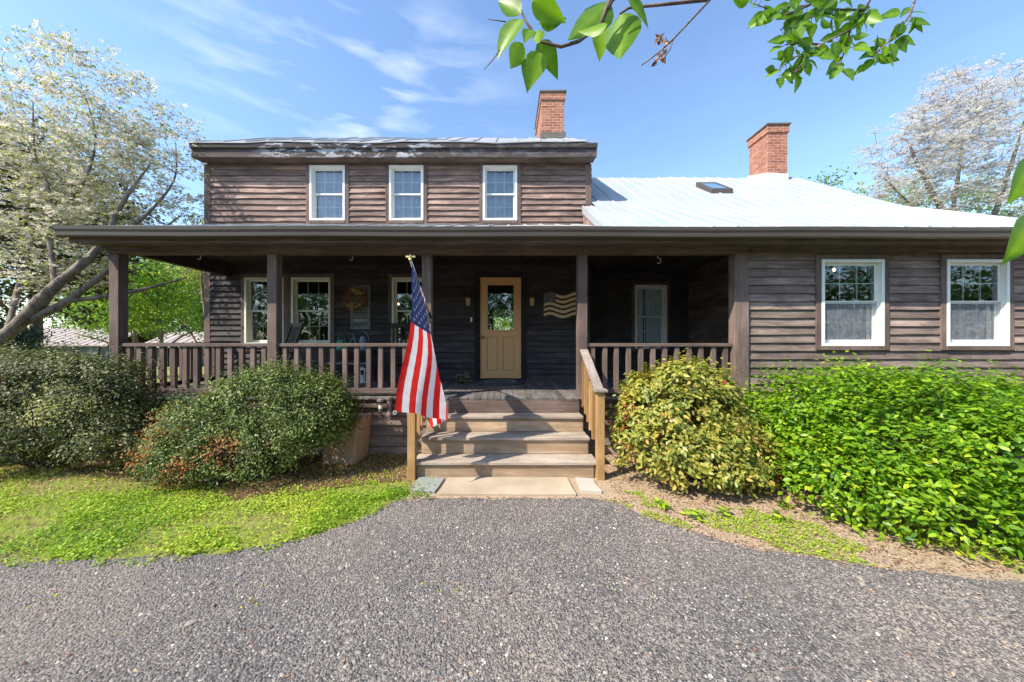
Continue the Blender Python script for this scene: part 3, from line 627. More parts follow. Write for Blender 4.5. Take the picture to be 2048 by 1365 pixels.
# upper eave: soffit, fascia with peeling paint
def fasciamat():
    m, n = newmat('peeling_fascia'); g = node(n, 'ShaderNodeTexCoord').outputs['Object']
    gr_ = noise(n, node(n, 'ShaderNodeMapping', {'Vector': g, 'Scale': (0.06,1,1)}).outputs[0], 26, 6, 0.65)
    c = mixc(n, mrange(n, gr_, 0.35, 0.65), (0.035,0.028,0.026,1), (0.085,0.065,0.06,1))
    s = node(n, 'ShaderNodeSeparateXYZ', {0: g})
    zone = node(n, 'ShaderNodeMath', {0: mrange(n, s.outputs[0], -5.0, -4.3, 0, 1), 1: mrange(n, s.outputs[0], -1.9, -0.9, 1, 0.15)}, operation='MULTIPLY').outputs[0]
    zn = node(n, 'ShaderNodeMath', {0: zone, 1: mrange(n, s.outputs[2], 5.18, 5.33, 0.35, 1.0)}, operation='MULTIPLY').outputs[0]
    p = mrange(n, noise(n, node(n, 'ShaderNodeMapping', {'Vector': g, 'Scale': (0.3,1,1)}).outputs[0], 11, 7, 0.75), 0.53, 0.56)
    c = mixc(n, node(n, 'ShaderNodeMath', {0: p, 1: zn}, operation='MULTIPLY').outputs[0], c, (0.50,0.52,0.56,1))
    b = node(n, 'ShaderNodeBsdfPrincipled', {'Base Color': c, 'Roughness': 0.85}); finish(n, b.outputs[0]); return m
M['fascia'] = fasciamat()
mb = MB(); mb.box(XL-0.05, 6.665, 5.20, XRr+0.05, 6.70, 5.36, 0, .5); mb.hexa([(XL-0.06,6.625,5.372),(XRr+0.06,6.625,5.372),(XRr+0.06,6.70,5.362),(XL-0.06,6.70,5.362),(XL-0.06,6.61,5.455),(XRr+0.06,6.61,5.455),(XRr+0.06,6.70,5.455),(XL-0.06,6.70,5.455)],0,.5)
part(mb, 'eave_fascia', M['fascia'], origin=(0,0,0), bevel=0.004)
mb = MB(); mb.box(XL-0.04, 6.701, 5.21, XRr+0.04, YW-0.036, 5.232)
for X0, X1 in ((XL-0.058,XL-0.03),(XRr+0.03,XRr+0.058)):
    mb.hexa([(X0,6.66,5.21),(X1,6.66,5.21),(X1,9.62,7.10),(X0,9.62,7.10),(X0,6.66,5.46),(X1,6.66,5.46),(X1,9.62,7.29),(X0,9.62,7.29)],0,.5)
    mb.hexa([(X0,9.62,7.10),(X1,9.62,7.10),(X1,12.5,5.3),(X0,12.5,5.3),(X0,9.62,7.29),(X1,9.62,7.29),(X1,12.5,5.5),(X0,12.5,5.5)],0,.5)
part(mb, 'eave_soffit', M['trim_x'])
# porch eave: gutter, soffit, beam, ceiling, left rake
mb = MB(); gp = [(4.53,3.06),(4.53,2.995),(4.455,2.985),(4.425,3.0),(4.42,3.045),(4.405,3.075),(4.400,3.118),(4.408,3.120),(4.414,3.08),(4.435,3.05),(4.44,3.01),(4.525,3.01)]
gx = [-5.80+i*(XWR+0.13+5.80)/24 for i in range(25)]
for k in range(24):
    for (a, b), (c, d) in zip(gp[:-1], gp[1:]):
        dz = lambda x: -0.0045*(x+5.8)*0+0.004*math.sin(x*1.9)-0.003*(x+5.8)*0.5
        mb.quad([(gx[k],a,b+dz(gx[k])),(gx[k+1],a,b+dz(gx[k+1])),(gx[k+1],c,d+dz(gx[k+1])),(gx[k],c,d+dz(gx[k]))],0,.5)
mb.quad([(gx[0], y, z) for y, z in gp[:7]],0,.5); mb.quad([(gx[-1], y, z-0.02) for y, z in gp[:7]][::-1],0,.5)
part(mb, 'gutter', M['gutter'], smooth=False, label='long bronze brown gutter along the whole porch eave')
mb = MB(); mb.box(-5.76, 4.535, 2.935, XWR+0.1, 4.56, 3.075, 0, .3); part(mb, 'eave_fascia', M['trim_x'])
mb = MB(); mb.box(-5.74, 4.561, 2.965, XWR+0.1, 4.80, 2.985, 0, .4); part(mb, 'eave_soffit', M['trim_x'])
mb = MB(); mb.box(-5.66, 4.80, 2.925, 3.47, 4.84, 3.06, 0, .35); mb.box(-5.64, 4.84, 2.875, 3.47, 4.99, 3.06, 0, .6); mb.box(3.475, 4.80, 2.89, XWR, 4.865, 3.05, 0, .35)
part(mb, 'porch_beam', M['trim_x'], bevel=0.004)
mb = MB()
for k in range(96):
    x = -5.6+k*0.0935
    if x > 3.4: break
    yb = YW-0.03 if x < XRr else YR-0.03
    mb.box(x, 4.995, 3.165+0.002*random.random(), x+0.0885, yb, 3.19)
part(mb, 'porch_ceiling', M['ceiling'])
mb = MB(); mb.box(-5.7, 4.995, 3.195, 4.14, YR-.03, 3.215); part(mb, 'ceiling_deck', M['dark'])
mb = MB(); mb.box(-5.63, 4.995, 2.93, -5.52, YW-0.035, 3.164, 0, .4)
mb.hexa([(-5.775,4.55,2.95),(-5.745,4.55,2.95),(-5.745,6.88,3.74),(-5.775,6.88,3.74),(-5.775,4.55,3.10),(-5.745,4.55,3.10),(-5.745,6.88,3.93),(-5.775,6.88,3.93)],0,.5)
mb.quad([(-5.60,4.99,3.06),(-5.60,YW,3.06),(-5.60,YW,3.94),(-5.60,4.99,3.27)],0,.3)
mb.hexa([(-5.744,4.81,3.05),(-5.60,4.81,3.05),(-5.60,6.88,3.76),(-5.744,6.88,3.76),(-5.744,4.81,3.07),(-5.60,4.81,3.07),(-5.60,6.88,3.78),(-5.744,6.88,3.78)],0,.4)
part(mb, 'rake_beam', M['trim_y'])
# porch posts
for px in (217.5, 533.8, 843.5, 1156):
    x0 = (px-CX)/F*4.86
    mb = MB(); mb.box(x0, 4.86, FZ+0.001, x0+0.135, 4.995, 2.874, 0, random.random()); o = part(mb, 'porch_post', M['trim'], origin=(x0+0.07,4.93,FZ), bevel=0.006)
POST = [(px-CX)/F*4.86 for px in (217.5, 533.8, 843.5, 1156)]
# railings
def railing(x0, x1, n, lab):
    mb = MB(); mb.box(x0+0.001, 4.885, 1.553, x1-0.001, 4.975, 1.60, 0, .8)
    rl = mb.build('railing', M['trim_x'], house, origin=((x0+x1)/2,4.93,FZ), bevel=0.004, label=lab)
    mb = MB(); mb.box(x0+0.001, 4.895, 0.885, x1-0.001, 4.965, 0.955, 0, .6); mb.build('bottom_rail', M['trim_x'], rl, bevel=0.004)
    for k in range(n):
        c = x0+(x1-x0)*(k+0.5)/n+random.uniform(-.005,.005); mb = MB(); t = random.uniform(-0.004,0.004)
        mb.hexa([(c-.032+t,4.905,.956),(c+.032+t,4.905,.956),(c+.032+t,4.955,.956),(c-.032+t,4.955,.956),(c-.032,4.905,1.552),(c+.032,4.905,1.552),(c+.032,4.955,1.552),(c-.032,4.955,1.552)],0,random.random())
        mb.build('baluster', M['trim'], rl, bevel=0.003)
    return rl
railing(POST[0]+0.135, POST[1], 13, 'railing of the leftmost porch bay'); railing(POST[1]+0.135, POST[2], 12, 'railing behind the hanging flag'); railing(POST[3]+0.135, 3.263, 12, 'railing of the bay right of the steps')
# left end railing (runs back to the wall)
mb = MB(); mb.box(-5.60, 4.997, 1.553, -5.51, YW-0.04, 1.60, 0, .6); rl = mb.build('railing', M['trim_y'], house, label='short railing closing the left end of the porch')
mb = MB(); mb.box(-5.59, 4.997, 0.885, -5.52, YW-0.04, 0.955, 0, .6); mb.build('bottom_rail', M['trim_y'], rl)
for k in range(11):
    c = 5.09+k*0.165; mb = MB(); mb.box(-5.58, c-.032, .956, -5.53, c+.032, 1.552); mb.build('baluster', M['trim'], rl)
# porch floor
mb = MB(); x = -5.66
while x < 3.45:
    w_ = 0.092; yb = YW-0.03 if x < XRr-0.05 else YR-0.03
    y0 = 4.80+random.uniform(-.008,.008); mb.box(x, y0, FZ-0.028, min(x+w_-0.0045,3.46), yb, FZ+random.uniform(-.0012,.0012)); x += w_
for x in (3.47, 3.56, 3.65,3.74,3.83,3.92,4.01): mb.box(x, 5.04, FZ-0.028, x+0.088, YR-0.03, FZ)
part(mb, 'porch_floor', M['floor'], bevel=0.002)
mb = MB(); mb.box(-5.64, 4.845, FZ-0.085, 3.262, 4.99, FZ-0.032, 0, .5); mb.box(-5.64, 4.825, FZ-0.15, 3.262, 4.95, FZ-0.09, 0, .3); mb.box(-5.62, 4.865, FZ-0.27, 3.262, 4.99, FZ-0.155, 0, .7)
part(mb, 'floor_sill', M['trim_x'], bevel=0.008)
mb = MB(); clap(mb, -5.6, -1.06, 0.0, FZ-0.27, 0.14, [], front(4.93), 0); clap(mb, 1.16, 3.27, 0.0, FZ-0.27, 0.14, [], front(4.93), 0); wall_core(mb, -5.62, 3.26, -0.1, FZ-0.27, [], front(4.93)); wall_core(mb, 4.93, YW, -0.1, FZ-.03, [], leftw(-5.6)); part(mb, 'porch_skirt', M['siding'])
mb = MB(); mb.box(3.47, YF-0.02, -0.1, XWR, YF+0.1, 0.55); part(mb, 'foundation', M['stone'])
# chimneys
def chimney(x0, x1, y0, y1, z0, z1, lab, parge):
    mb = MB(); n_ = 22
    for k in range(n_):
        a, b = z0+(z1-z0)*k/n_, z0+(z1-z0)*(k+1)/n_; j = lambda: random.uniform(-.004,.004)
        e = 0.0
        if k >= n_-2: e = 0.03
        mb.hexa([(x0-e+j(),y0-e+j(),a),(x1+e+j(),y0-e+j(),a),(x1+e,y1+e,a),(x0-e,y1+e,a),(x0-e+j(),y0-e+j(),b-.0005),(x1+e+j(),y0-e+j(),b-.0005),(x1+e,y1+e,b-.0005),(x0-e,y1+e,b-.0005)],0,.5)
    ch = mb.build('chimney', M['brick'], house, origin=((x0+x1)/2,y0,z0), label=lab)
    mb = MB(); mb.hexa([(x0-.06,y0-.06,z1+.001),(x1+.06,y0-.06,z1+.01),(x1+.05,y1+.06,z1+.002),(x0-.05,y1+.06,z1+.01),(x0-.06,y0-.06,z1+.045),(x1+.06,y0-.06,z1+.055),(x1+.05,y1+.06,z1+.045),(x0-.05,y1+.06,z1+.055)],0,.5); mb.build('chimney_cap', M['slate'], ch, bevel=0.006)
    return ch
c1 = chimney(0.99, 1.58, 9.0, 10.55, 6.2, 8.13, 'brick chimney on the tall main roof', False)
mb = MB(); mb.box(0.965, 8.975, 6.3, 1.605, 10.58, 6.98, 0, .5); mb.box(0.95,8.95,6.3,1.62,8.974,7.08,0,.5); mb.build('flashing', M['slate'], c1)
c2 = chimney(6.87, 7.37, 8.91, 9.6, 5.2, 7.22, 'brick chimney on the low wing roof', True)
mb = MB(); mb.hexa([(6.845,8.885,5.4),(7.395,8.885,5.4),(7.395,9.63,5.4),(6.845,9.63,5.4),(6.845,8.885,5.99),(7.395,8.885,5.96),(7.395,9.63,6.13),(6.845,9.63,6.25)],0,.5); mb.build('parging', M['parge'], c2, bevel=0.01)
# skylight on the wing roof
mb = MB(); sl = lambda x, y, h: (x, y, roof_z(y)+h)
x0, x1, y0, y1 = 4.62, 5.10, 7.62, 8.25
for (a, b, c, d) in ((x0,x0+.06,y0,y1),(x1-.06,x1,y0,y1),(x0+.06,x1-.06,y0,y0+.06),(x0+.06,x1-.06,y1-.06,y1)):
    mb.hexa([sl(a,c,-.02),sl(b,c,-.02),sl(b,d,-.02),sl(a,d,-.02),sl(a,c,.10),sl(b,c,.10),sl(b,d,.10),sl(a,d,.10)],0,.5)
skl = part(mb, 'skylight', M['gutter'], origin=(4.9,7.9,roof_z(7.9)), bevel=0.005)
mb = MB(); mb.quad([sl(x0+.05,y0+.05,.085),sl(x1-.05,y0+.05,.085),sl(x1-.05,y1-.05,.085),sl(x0+.05,y1-.05,.085)]); mb.build('skylight_glass', M['skyglass'], skl)

# ------------------------------------------------------------------ steps
XS0, XS1 = -1.055, 1.085
steps = thing('porch_steps', (0, 4.3, 0), 'tan wooden steps with worn grey treads up to the porch', 'steps')
rise = [0.205, 0.415, 0.625]; fr = [4.04, 4.315, 4.59]
for k, (zt, yf) in enumerate(zip(rise, fr)):
    ex = 0.03 if k == 0 else (0.0 if k == 1 else -0.02)
    mb = MB(); yb = fr[k+1]+0.03 if k < 2 else 4.862
    mb.box(XS0-ex, yf, zt-0.036, XS1+ex, yf+0.135, zt); mb.box(XS0-ex+.003, yf+0.141, zt-0.036, XS1+ex-.003, yb, zt-0.001)
    mb.build('tread', M['tread'], steps, bevel=0.005)
    mb = MB(); zb = 0.0 if k == 0 else rise[k-1]+0.001
    mb.box(XS0+0.02, yf+0.028, zb, XS1-0.02, yf+0.055, zt-0.037); mb.build('riser', M['tan_x'], steps, bevel=0.003)
mb = MB()
for X in (XS0+0.0, XS1-0.038):
    for k in range(3): mb.box(X, fr[k]+0.056, 0.0, X+0.038, 4.86 if k == 2 else fr[k+1]+0.055, rise[k]-0.037)
mb.build('stringer', M['tan_x'], steps)
mb = MB(); mb.box(XS0+0.03, 4.80, 0.62, XS1-0.03, 4.822, FZ-0.03); mb.build('riser', M['trim_x'], steps, label='dark weathered top riser under the porch floor')
def handrail(X, lab, side):
    yn = 4.00
    mb = MB(); mb.box(X-0.045, yn, -0.02, X+0.045, yn+0.09, 1.035, 0, .6)
    hr = mb.build('handrail', M['tan_z'], steps, origin=(X,yn,0), bevel=0.004, label=lab)
    mb = MB(); mb.box(X-0.075, yn-0.03, 1.036, X+0.075, yn+0.12, 1.07, 0, .6); mb.build('post_cap', M['grey_y'], hr, bevel=0.006)
    mb = MB(); mb.beam((X,yn+0.05,1.03),(X,4.855,1.50), 0.11, 0.036, 0, .7); mb.build('rail_cap', M['grey_y'], hr, bevel=0.004)
    mb = MB(); mb.beam((X,yn+0.09,0.42),(X,4.855,0.87), 0.036, 0.085, 0, .6); mb.build('lower_rail', M['tan_z'], hr)
    mb = MB(); mb.beam((X,yn+0.09,0.985),(X,4.855,1.42), 0.036, 0.085, 0, .4); mb.build('upper_rail', M['tan_z'], hr)
    for k in range(5):
        y = yn+0.19+k*0.13; z = 0.35+(y-yn-.09)*0.588
        mb = MB(); mb.box(X-0.036-0.018*side, y, z, X-0.001-0.018*side, y+0.036, z+0.66) if False else mb.box(X+(0.019 if side<0 else -0.055), y, z+0.02, X+(0.055 if side<0 else -0.019), y+0.036, z+0.64)
        mb.build('baluster', M['tan_z'], hr, bevel=0.002)
handrail(XS1+0.048, 'right handrail with capped newel post', 1); handrail(XS0-0.03, 'left handrail behind the flag', -1)
# stones and slab
def slab(name, pts, z, m, label, cat):
    mb = MB(); n_ = len(pts); i0 = 0
    rr = wob(pts+[pts[0]], 0.008, 3)[:-1]; k = len(rr)
    mb.v = [(x,y,-.03) for x,y in rr]+[(x,y,z) for x,y in rr]; mb.a = [.5]*2*k
    mb.f = [tuple(range(k, 2*k))]+[(i,(i+1)%k,(i+1)%k+k,i+k) for i in range(k)]; mb.m = [0]*(k+1)
    o = mb.build(name, m, origin=(sum(p[0] for p in pts)/n_, sum(p[1] for p in pts)/n_, 0), bevel=0.006); return tag(o, label, cat)
slab('stepping_slab', [(-0.69,3.60),(0.755,3.60),(0.74,4.03),(-0.66,4.03)], 0.035, M['slab'], 'pale concrete slab on the ground at the foot of the steps', 'slab')
slab('flagstone', [(-1.00,3.70),(-0.74,3.66),(-0.70,4.03),(-1.0,4.06)][::1], 0.03, M['bluestone'], 'blue grey flagstone left of the concrete slab', 'stone')
slab('flagstone', [(0.82,3.68),(1.04,3.66),(1.03,3.98),(0.83,4.02)], 0.04, M['greystone'], 'small tan flagstone by the right newel post', 'stone')
mb = MB(); mb.hexa([(-2.42,4.55,-.05),(-1.98,4.50,-.05),(-1.94,4.90,-.05),(-2.42,4.90,-.05),(-2.42,4.56,.60),(-1.92,4.50,.60),(-1.88,4.90,.60),(-2.42,4.90,.60)],0,.5)
o = mb.build('stone_block', M['stone'], origin=(-2.1,4.7,0), bevel=0.03); tag(o, 'rough tan stone block against the porch skirt beside the vent pipes', 'stone block')
# vent pipes
p1 = at(761,0,4.72).x; mb = MB(); mb.tube([(p1,4.72,.57),(p1,4.72,.60),(p1,4.72,.80)],[.032,.024,.024],14)
o = mb.build('vent_pipe', M['pipe'], origin=(p1,4.72,.6), smooth=False); tag(o, 'thin upright pipe with mushroom cap and white band over the stone block', 'pipe')
mb = MB(); mb.lathe((p1,4.72,.79),[(.026,0),(.05,.012),(.045,.035),(.02,.048)],14); mb.build('pipe_cap', M['pipe'], o)
mb = MB(); mb.lathe((p1,4.72,.70),[(.026,0),(.026,.05)],14); mb.build('pipe_band', M['white'], o)
p2 = at(777,0,4.74).x; mb = MB(); mb.tube([(p2,4.78,.84),(p2,4.78,.78),(p2,4.77,.64),(p2+.005,4.72,.585),(p2+.01,4.66,.58)],[.036,.033,.033,.042,.045],14)
o = mb.build('vent_pipe', M['pipe'], origin=(p2,4.78,.6)); tag(o, 'thicker rusty elbow pipe right of the capped pipe', 'pipe')
mb = MB(); mb.lathe((p2,4.78,.815),[(.045,0),(.045,.035)],14); mb.build('pipe_collar', M['pipe'], o)

# ------------------------------------------------------------------ flag on its pole
T = Vector((-0.955, 3.50, 2.46)); B = Vector((-1.045, 4.85, 1.98))
fp = thing('flag_pole', tuple(B), 'short angled flag pole with gold eagle finial fixed to the porch post', 'flag pole')
mb = MB(); mb.tube([B, T], 0.0125, 10); mb.build('pole', M['steel'], fp, smooth=True)
mb = MB(); mb.box(B.x-0.03, B.y-0.005, B.z-0.07, B.x+0.03, B.y+0.009, B.z+0.07); mb.tube([B+(T-B)*0.0, B+(T-B)*0.1], 0.02, 10); mb.tube([B+Vector((.0,-.02,0.02)), B+Vector((0.05,-.04,-.03))], 0.008, 6); mb.build('bracket', M['iron'], fp)
mb = MB(); e = T+(T-B).normalized()*0.01
mb.lathe(tuple(e), [(0.004,-.012),(0.016,-.006),(0.02,.004),(0.014,.016),(.005,.02)], 12)
mb.tube([e+Vector((0,0,.018)), e+Vector((.003,-.004,.035)), e+Vector((0.0,-.01,.05)), e+Vector((-.004,-.018,.056))], [.008,.011,.007,.002], 8)
for s in (-1,1):
    mb.hexa([e+Vector(p) for p in ((s*.004,0,.024),(s*.05,.004,.028),(s*.048,.010,.028),(s*.004,.010,.024),(s*.004,0,.042),(s*.046,.004,.046),(s*.044,.010,.046),(s*.004,.010,.042))][::1],0,.5)
mb.build('eagle_finial', M['gold'], fp)
def sm(a, b, x): t = min(1, max(0, (x-a)/(b-a))); return t*t*(3-2*t)
def flagP(u, v):
    s = 0.02+u*0.86/1.43
    h = T+(B-T)*s+Vector((0.014+0.012*u,-0.016,0))
    zz = h.z-0.02-1.50*v*(1-0.05*u)-0.10*u*v
    # spread profile across the hanging cloth
    ur = 0.60
    wl = sm(0.30, 1.0, v)
    xl = -0.955-0.150*wl; yl = 3.52-0.04*wl
    xr = -0.93+0.10*sm(0,.3,v)*0.4+0.235*sm(0.10, 1.05, v); yr = 3.52+0.40
    ur = 0.40+0.24*sm(0.4,1.0,v)
    if u <= ur: t = u/ur; tx = xl+(xr-xl)*t; ty = yl+(yr-yl)*t
    else: t = (u-ur)/(1-ur); tx = xr-min(0.20,0.75*(xr-xl))*t; ty = yr+0.03*min(1,t*6)+0.06*t
    g = sm(0.0, 0.16, v)
    x = h.x*(1-g)+tx*g; y = h.y*(1-g)+ty*g
    rp = g*(0.014+0.022*v)
    x += rp*math.sin(u*9+v*2.0)*0.25; y += rp*math.sin(u*15+1.0+v*3.5)+0.004*math.sin(v*70)*g
    return Vector((x, y, zz))
NU, NV = 13*6, 60
mb = MB()
for j in range(NV+1):
    for i in range(NU+1): mb.v.append(tuple(flagP(i/NU, j/NV))); mb.a.append(.5)
for j in range(NV):
    for i in range(NU):
        a0 = j*(NU+1)+i; mb.f.append((a0, a0+1, a0+NU+2, a0+NU+1))
        stripe = int(i/6); can = (stripe < 7 and (j+0.5)/NV < 0.40)
        mb.m.append(1 if can else (0 if stripe % 2 == 0 else 2))
flagsm = len(mb.f)
for r in range(9):
    for c in range(11):
        if (r+c) % 2: continue
        u0 = (7/13)*(r+1)/10; v0 = 0.40*(c+1)/12; ru, rv = 0.028, 0.017
        n1 = (flagP(u0+.01,v0)-flagP(u0-.01,v0)).cross(flagP(u0,v0+.01)-flagP(u0,v0-.01)).normalized()
        for sg in (1,-1):
            pts = []
            for k in range(10):
                a_ = math.pi/2+k*math.pi/5+(0.3); q = 1 if k % 2 == 0 else 0.4
                pts.append(flagP(u0+ru*q*math.sin(a_), v0+rv*q*math.cos(a_))+n1*0.0035*sg)
            ctr = flagP(u0, v0)+n1*0.0035*sg
            for k in range(10): mb.quad([ctr, pts[k], pts[(k+1)%10]], 2, .5)
fl = mb.build('flag', [M['red'], M['navy'], M['wcloth']], origin=tuple(T)); tag(fl, 'stars and stripes cloth flag hanging limp from the pole', 'flag')
for p in list(fl.data.polygons)[:flagsm]: p.use_smooth = True
mb = MB(); c = flagP(0.0, 1.0)+Vector((-.0,-.005,-.012)); pts = [c+Vector((0.016*math.cos(t), 0, 0.016*math.sin(t))) for t in [i*math.pi/6 for i in range(13)]]
mb.tube(pts, 0.003, 6, cap=False); mb.build('ring', M['wcloth'], fl)

# ------------------------------------------------------------------ porch things
# lanterns
for px, lab in ((936.5,'brass wall lantern left of the yellow door'),(1064.5,'brass wall lantern right of the yellow door')):
    x = (px-CX)/F*(YW-0.1); z = 2.47; l = thing('wall_lantern', (x,YW-0.03,z), lab, 'lantern', 'lanterns beside the front door')
    mb = MB(); mb.box(x-0.035,YW-0.04,z-0.06,x+0.035,YW-0.026,z+0.08); mb.tube([(x,YW-.04,z+.03),(x,YW-.09,z+.14),(x,YW-.11,z+.12)],.008,8); mb.build('backplate', M['iron'], l)
    mb = MB(); mb.lathe((x,YW-.11,z+.0),[(.062,.0),(.055,.03),(.03,.075),(.012,.11),(.006,.135),(.003,.16)],8); mb.build('roof_cap', M['brass'], l)
    mb = MB(); mb.lathe((x,YW-.11,z-.13),[(.012,-.02),(.03,-.005),(.034,.0),(.052,.12),(.05,.129)],8); mb.build('lantern_glass', M['lampglass'], l)
    mb = MB()
    for k in range(8):
        t = 2*math.pi*k/8; mb.tube([(x+.036*math.cos(t),YW-.11+.036*math.sin(t),z-.13),(x+.054*math.cos(t),YW-.11+.054*math.sin(t),z-.001)],.004,5)
    mb.build('cage', M['brass'], l)
mb = MB(); x = (943-CX)/98.8; mb.box(x-.018,YW-.042,2.01,x+.018,YW-.027,2.10); o = mb.build('doorbell', M['white'], origin=(x,YW-.03,2.01), bevel=.003); tag(o, 'small white doorbell plate left of the front door', 'doorbell')
mb = MB(); mb.box(x-.006,YW-.047,2.045,x+.006,YW-.0425,2.065); mb.build('button', M['steel'], o)
# ceiling hooks
for px, py, Y, lab in ((398,497,5.35,'white S hook hanging near the left end of the porch ceiling'),(702,499,5.5,'white S hook above the wreath'),(1318,505,5.5,'white S hook over the recess bay')):
    x = (px-CX)/F*Y; zt = 3.164; zc = H-(py+12-CY)/F*Y; mb = MB(); r = .032
    pts = [Vector((x-.02,Y,zt)), Vector((x-.02,Y,zc+.10))]+[Vector((x+r*math.cos(t)*1.0, Y, zc+.045+.045*math.sin(t))) for t in [math.pi*.75-k*math.pi*1.15/8 for k in range(0)]]
    pts += [Vector((x+r*.9*math.cos(t), Y, zc+.042+.042*math.sin(t))) for t in [R(20+k*32) for k in range(8)]]
    pts += [Vector((x+r*.9*math.cos(t), Y, zc-.042+.042*math.sin(t))) for t in [R(60-k*30) for k in range(8)]]
    mb.tube(pts, .0055, 6); o = mb.build('ceiling_hook', M['white'], origin=(x,Y,zt)); tag(o, lab, 'hook', 'plant hooks under the porch ceiling')
# shutter panel and wreath
X0, X1, Z0, Z1 = -3.09, -2.69, 1.86, 2.745
mb = MB(); y = YW-.045
for a,b,c,d in ((X0,Z0,X0+.05,Z1),(X1-.05,Z0,X1,Z1),(X0+.05,Z1-.05,X1-.05,Z1),(X0+.05,Z0,X1-.05,Z0+.05),(X0+.05,2.27,X1-.05,2.32)): mb.box(a,y,b,c,y+.022,d)
sh = mb.build('old_shutter', M['shutter'], origin=(-2.9,y,Z0), bevel=.002); tag(sh, 'weathered pale wooden shutter panel hung on the dark wall', 'shutter')
mb = MB()
for k in range(7): mb.box(X0+.05, y+.006+.002*(k%2), Z0+.05+k*.0565, X1-.05, y+.018, Z0+.05+(k+.95)*.0565)
for k in range(6): mb.box(X0+.05+k*.05, y+.008, 2.32, X0+.05+(k+.93)*.05, y+.018, Z1-.05)
mb.build('panel', M['shutter'], sh)
wr = thing('wreath', (-2.96,YW-.1,2.46), 'twiggy brown wreath with yellow flowers over the pale shutter', 'wreath'); mb = MB()
cw = Vector((-2.96, YW-.10, 2.46))
for k in range(620):
    t = random.uniform(0,2*math.pi); r0 = random.uniform(.08,.17); ln = random.uniform(.06,.16); tw = t+random.gauss(0.45,.35)
    p = cw+Vector((r0*math.cos(t), random.uniform(-.05,.03), r0*math.sin(t))); q = p+Vector((ln*math.cos(tw), random.uniform(-.03,.02), ln*math.sin(tw)))
    mb.tube([p,(p+q)/2+Vector((0,0,.005)),q],[.0032,.0026,.0012],4,0,random.random(),cap=False)
M['wtwig'] = plain('wreath_twig', (0.23,0.11,0.06), 0.85, 0, 20, 0.4); mb.build('twig_ring', M['wtwig'], wr)
M['l_yel'] = leafmat('yellow_flower', [(0.45,0.30,0.05),(0.65,0.50,0.12),(0.72,0.62,0.35)], .2, .6)
for (cx_, cz_, s_, n_) in ((.03,.15,.055,60),(.10,.11,.04,36),(-.06,-.13,.06,80),(.12,-.12,.03,14)):
    P = [(cw.x+cx_+random.gauss(0,s_), cw.y-.065+random.gauss(0,.012), cw.z+cz_+random.gauss(0,s_*.6)) for _ in range(n_)]
    scatter('flower_cluster', P, rng.normal(0,.4,(len(P),3))+np.array([0,-1,0]), rng.uniform(.016,.036,len(P)), FLOWER, M['l_yel'], wr, tuple(cw))
# wooden flag plaque
pl = thing('flag_plaque', (1.12,YW-.03,2.35), 'wavy wooden flag plaque with cream stripes right of the door', 'wall plaque')
def wv(x): return 0.034*math.sin((x-0.80)/0.64*2*math.pi*1.22+0.1)
def wavy(mb, xa, xb, za, zb, ya, yb, n_=28, m=0, slant=0.0):
    for k in range(n_):
        a, b = xa+(xb-xa)*k/n_, xa+(xb-xa)*(k+1)/n_
        wa, wb_ = wv(a), wv(b)
        mb.hexa([(a,ya,za+wa),(b,ya,za+wb_),(b,yb,za+wb_),(a,yb,za+wa),(a,ya,zb+wa),(b,ya,zb+wb_),(b,yb,zb+wb_),(a,yb,zb+wa)],m,.5)
M['plq'] = plain('plaque_brown', (0.07,0.03,0.02), .7, 0, 14, .3); M['plc'] = plain('plaque_cream', (0.90,0.68,0.36), .7, 0, 30, .15); M['plb'] = plain('plaque_blue', (0.10,0.11,0.14), .8, 0, 14, .3)
mb = MB(); wavy(mb, .79, 1.455, 2.10, 2.61, YW-.045, YW-.028); mb.build('backboard', M['plq'], pl)
for k in range(5):
    z = 2.565-k*.098; xa = 1.045 if k < 2 else .80; mb = MB()
    wavy(mb, xa, 1.44, z-.052, z, YW-.060, YW-.0455, 24); nt_ = int((1.44-xa)/.030)
    for t in range(nt_):
        x = xa+.015+t*.030; mb.box(x-.003, YW-.063, z-.046+wv(x), x+.003, YW-.0605, z-.006+wv(x), 1)
    mb.build('stripe', [M['plc'], M['plq']], pl)
mb = MB(); x = .80
for t in range(6): mb.box(x+t*.04, YW-.058, 2.375+wv(x+t*.04), x+t*.04+.036, YW-.0455, 2.58+wv(x+t*.04))
for r in range(4):
    for c_ in range(5):
        xx, zz = .82+c_*.046, 2.40+r*.05; ps = [(xx+(.011 if k%2==0 else .0045)*math.sin(k*math.pi/5), YW-.0605, zz+wv(xx)+(.011 if k%2==0 else .0045)*math.cos(k*math.pi/5)) for k in range(10)]
        for k in range(10): mb.quad([(xx,YW-.0605,zz+wv(xx)), ps[k], ps[(k+1)%10]], 1, .5)
mb.build('star_field', [M['plb'], M['plc']], pl)
# doormat
dm = thing('doormat', (-.08,6.42,FZ), 'oval dark braided rug in front of the yellow door', 'doormat'); 
for nm, r0, r1, m_ in (('outer_braid',.47,.30,'rug'),('middle_braid',.30,.21,'ruglight'),('inner_braid',.21,.04,'rug')):
    mb = MB(); k = 0; r = r0
    while r > r1+.001:
        n_ = 72; pts = [Vector((-.08+r*math.cos(2*math.pi*i/n_), 6.42+r*.72*math.sin(2*math.pi*i/n_), FZ+.014+(0.004 if i%2 else 0))) for i in range(n_+1)]
        mb.tube(pts, .0155, 6, cap=False); r -= .030
    mb.build(nm, M[m_], dm, smooth=True)
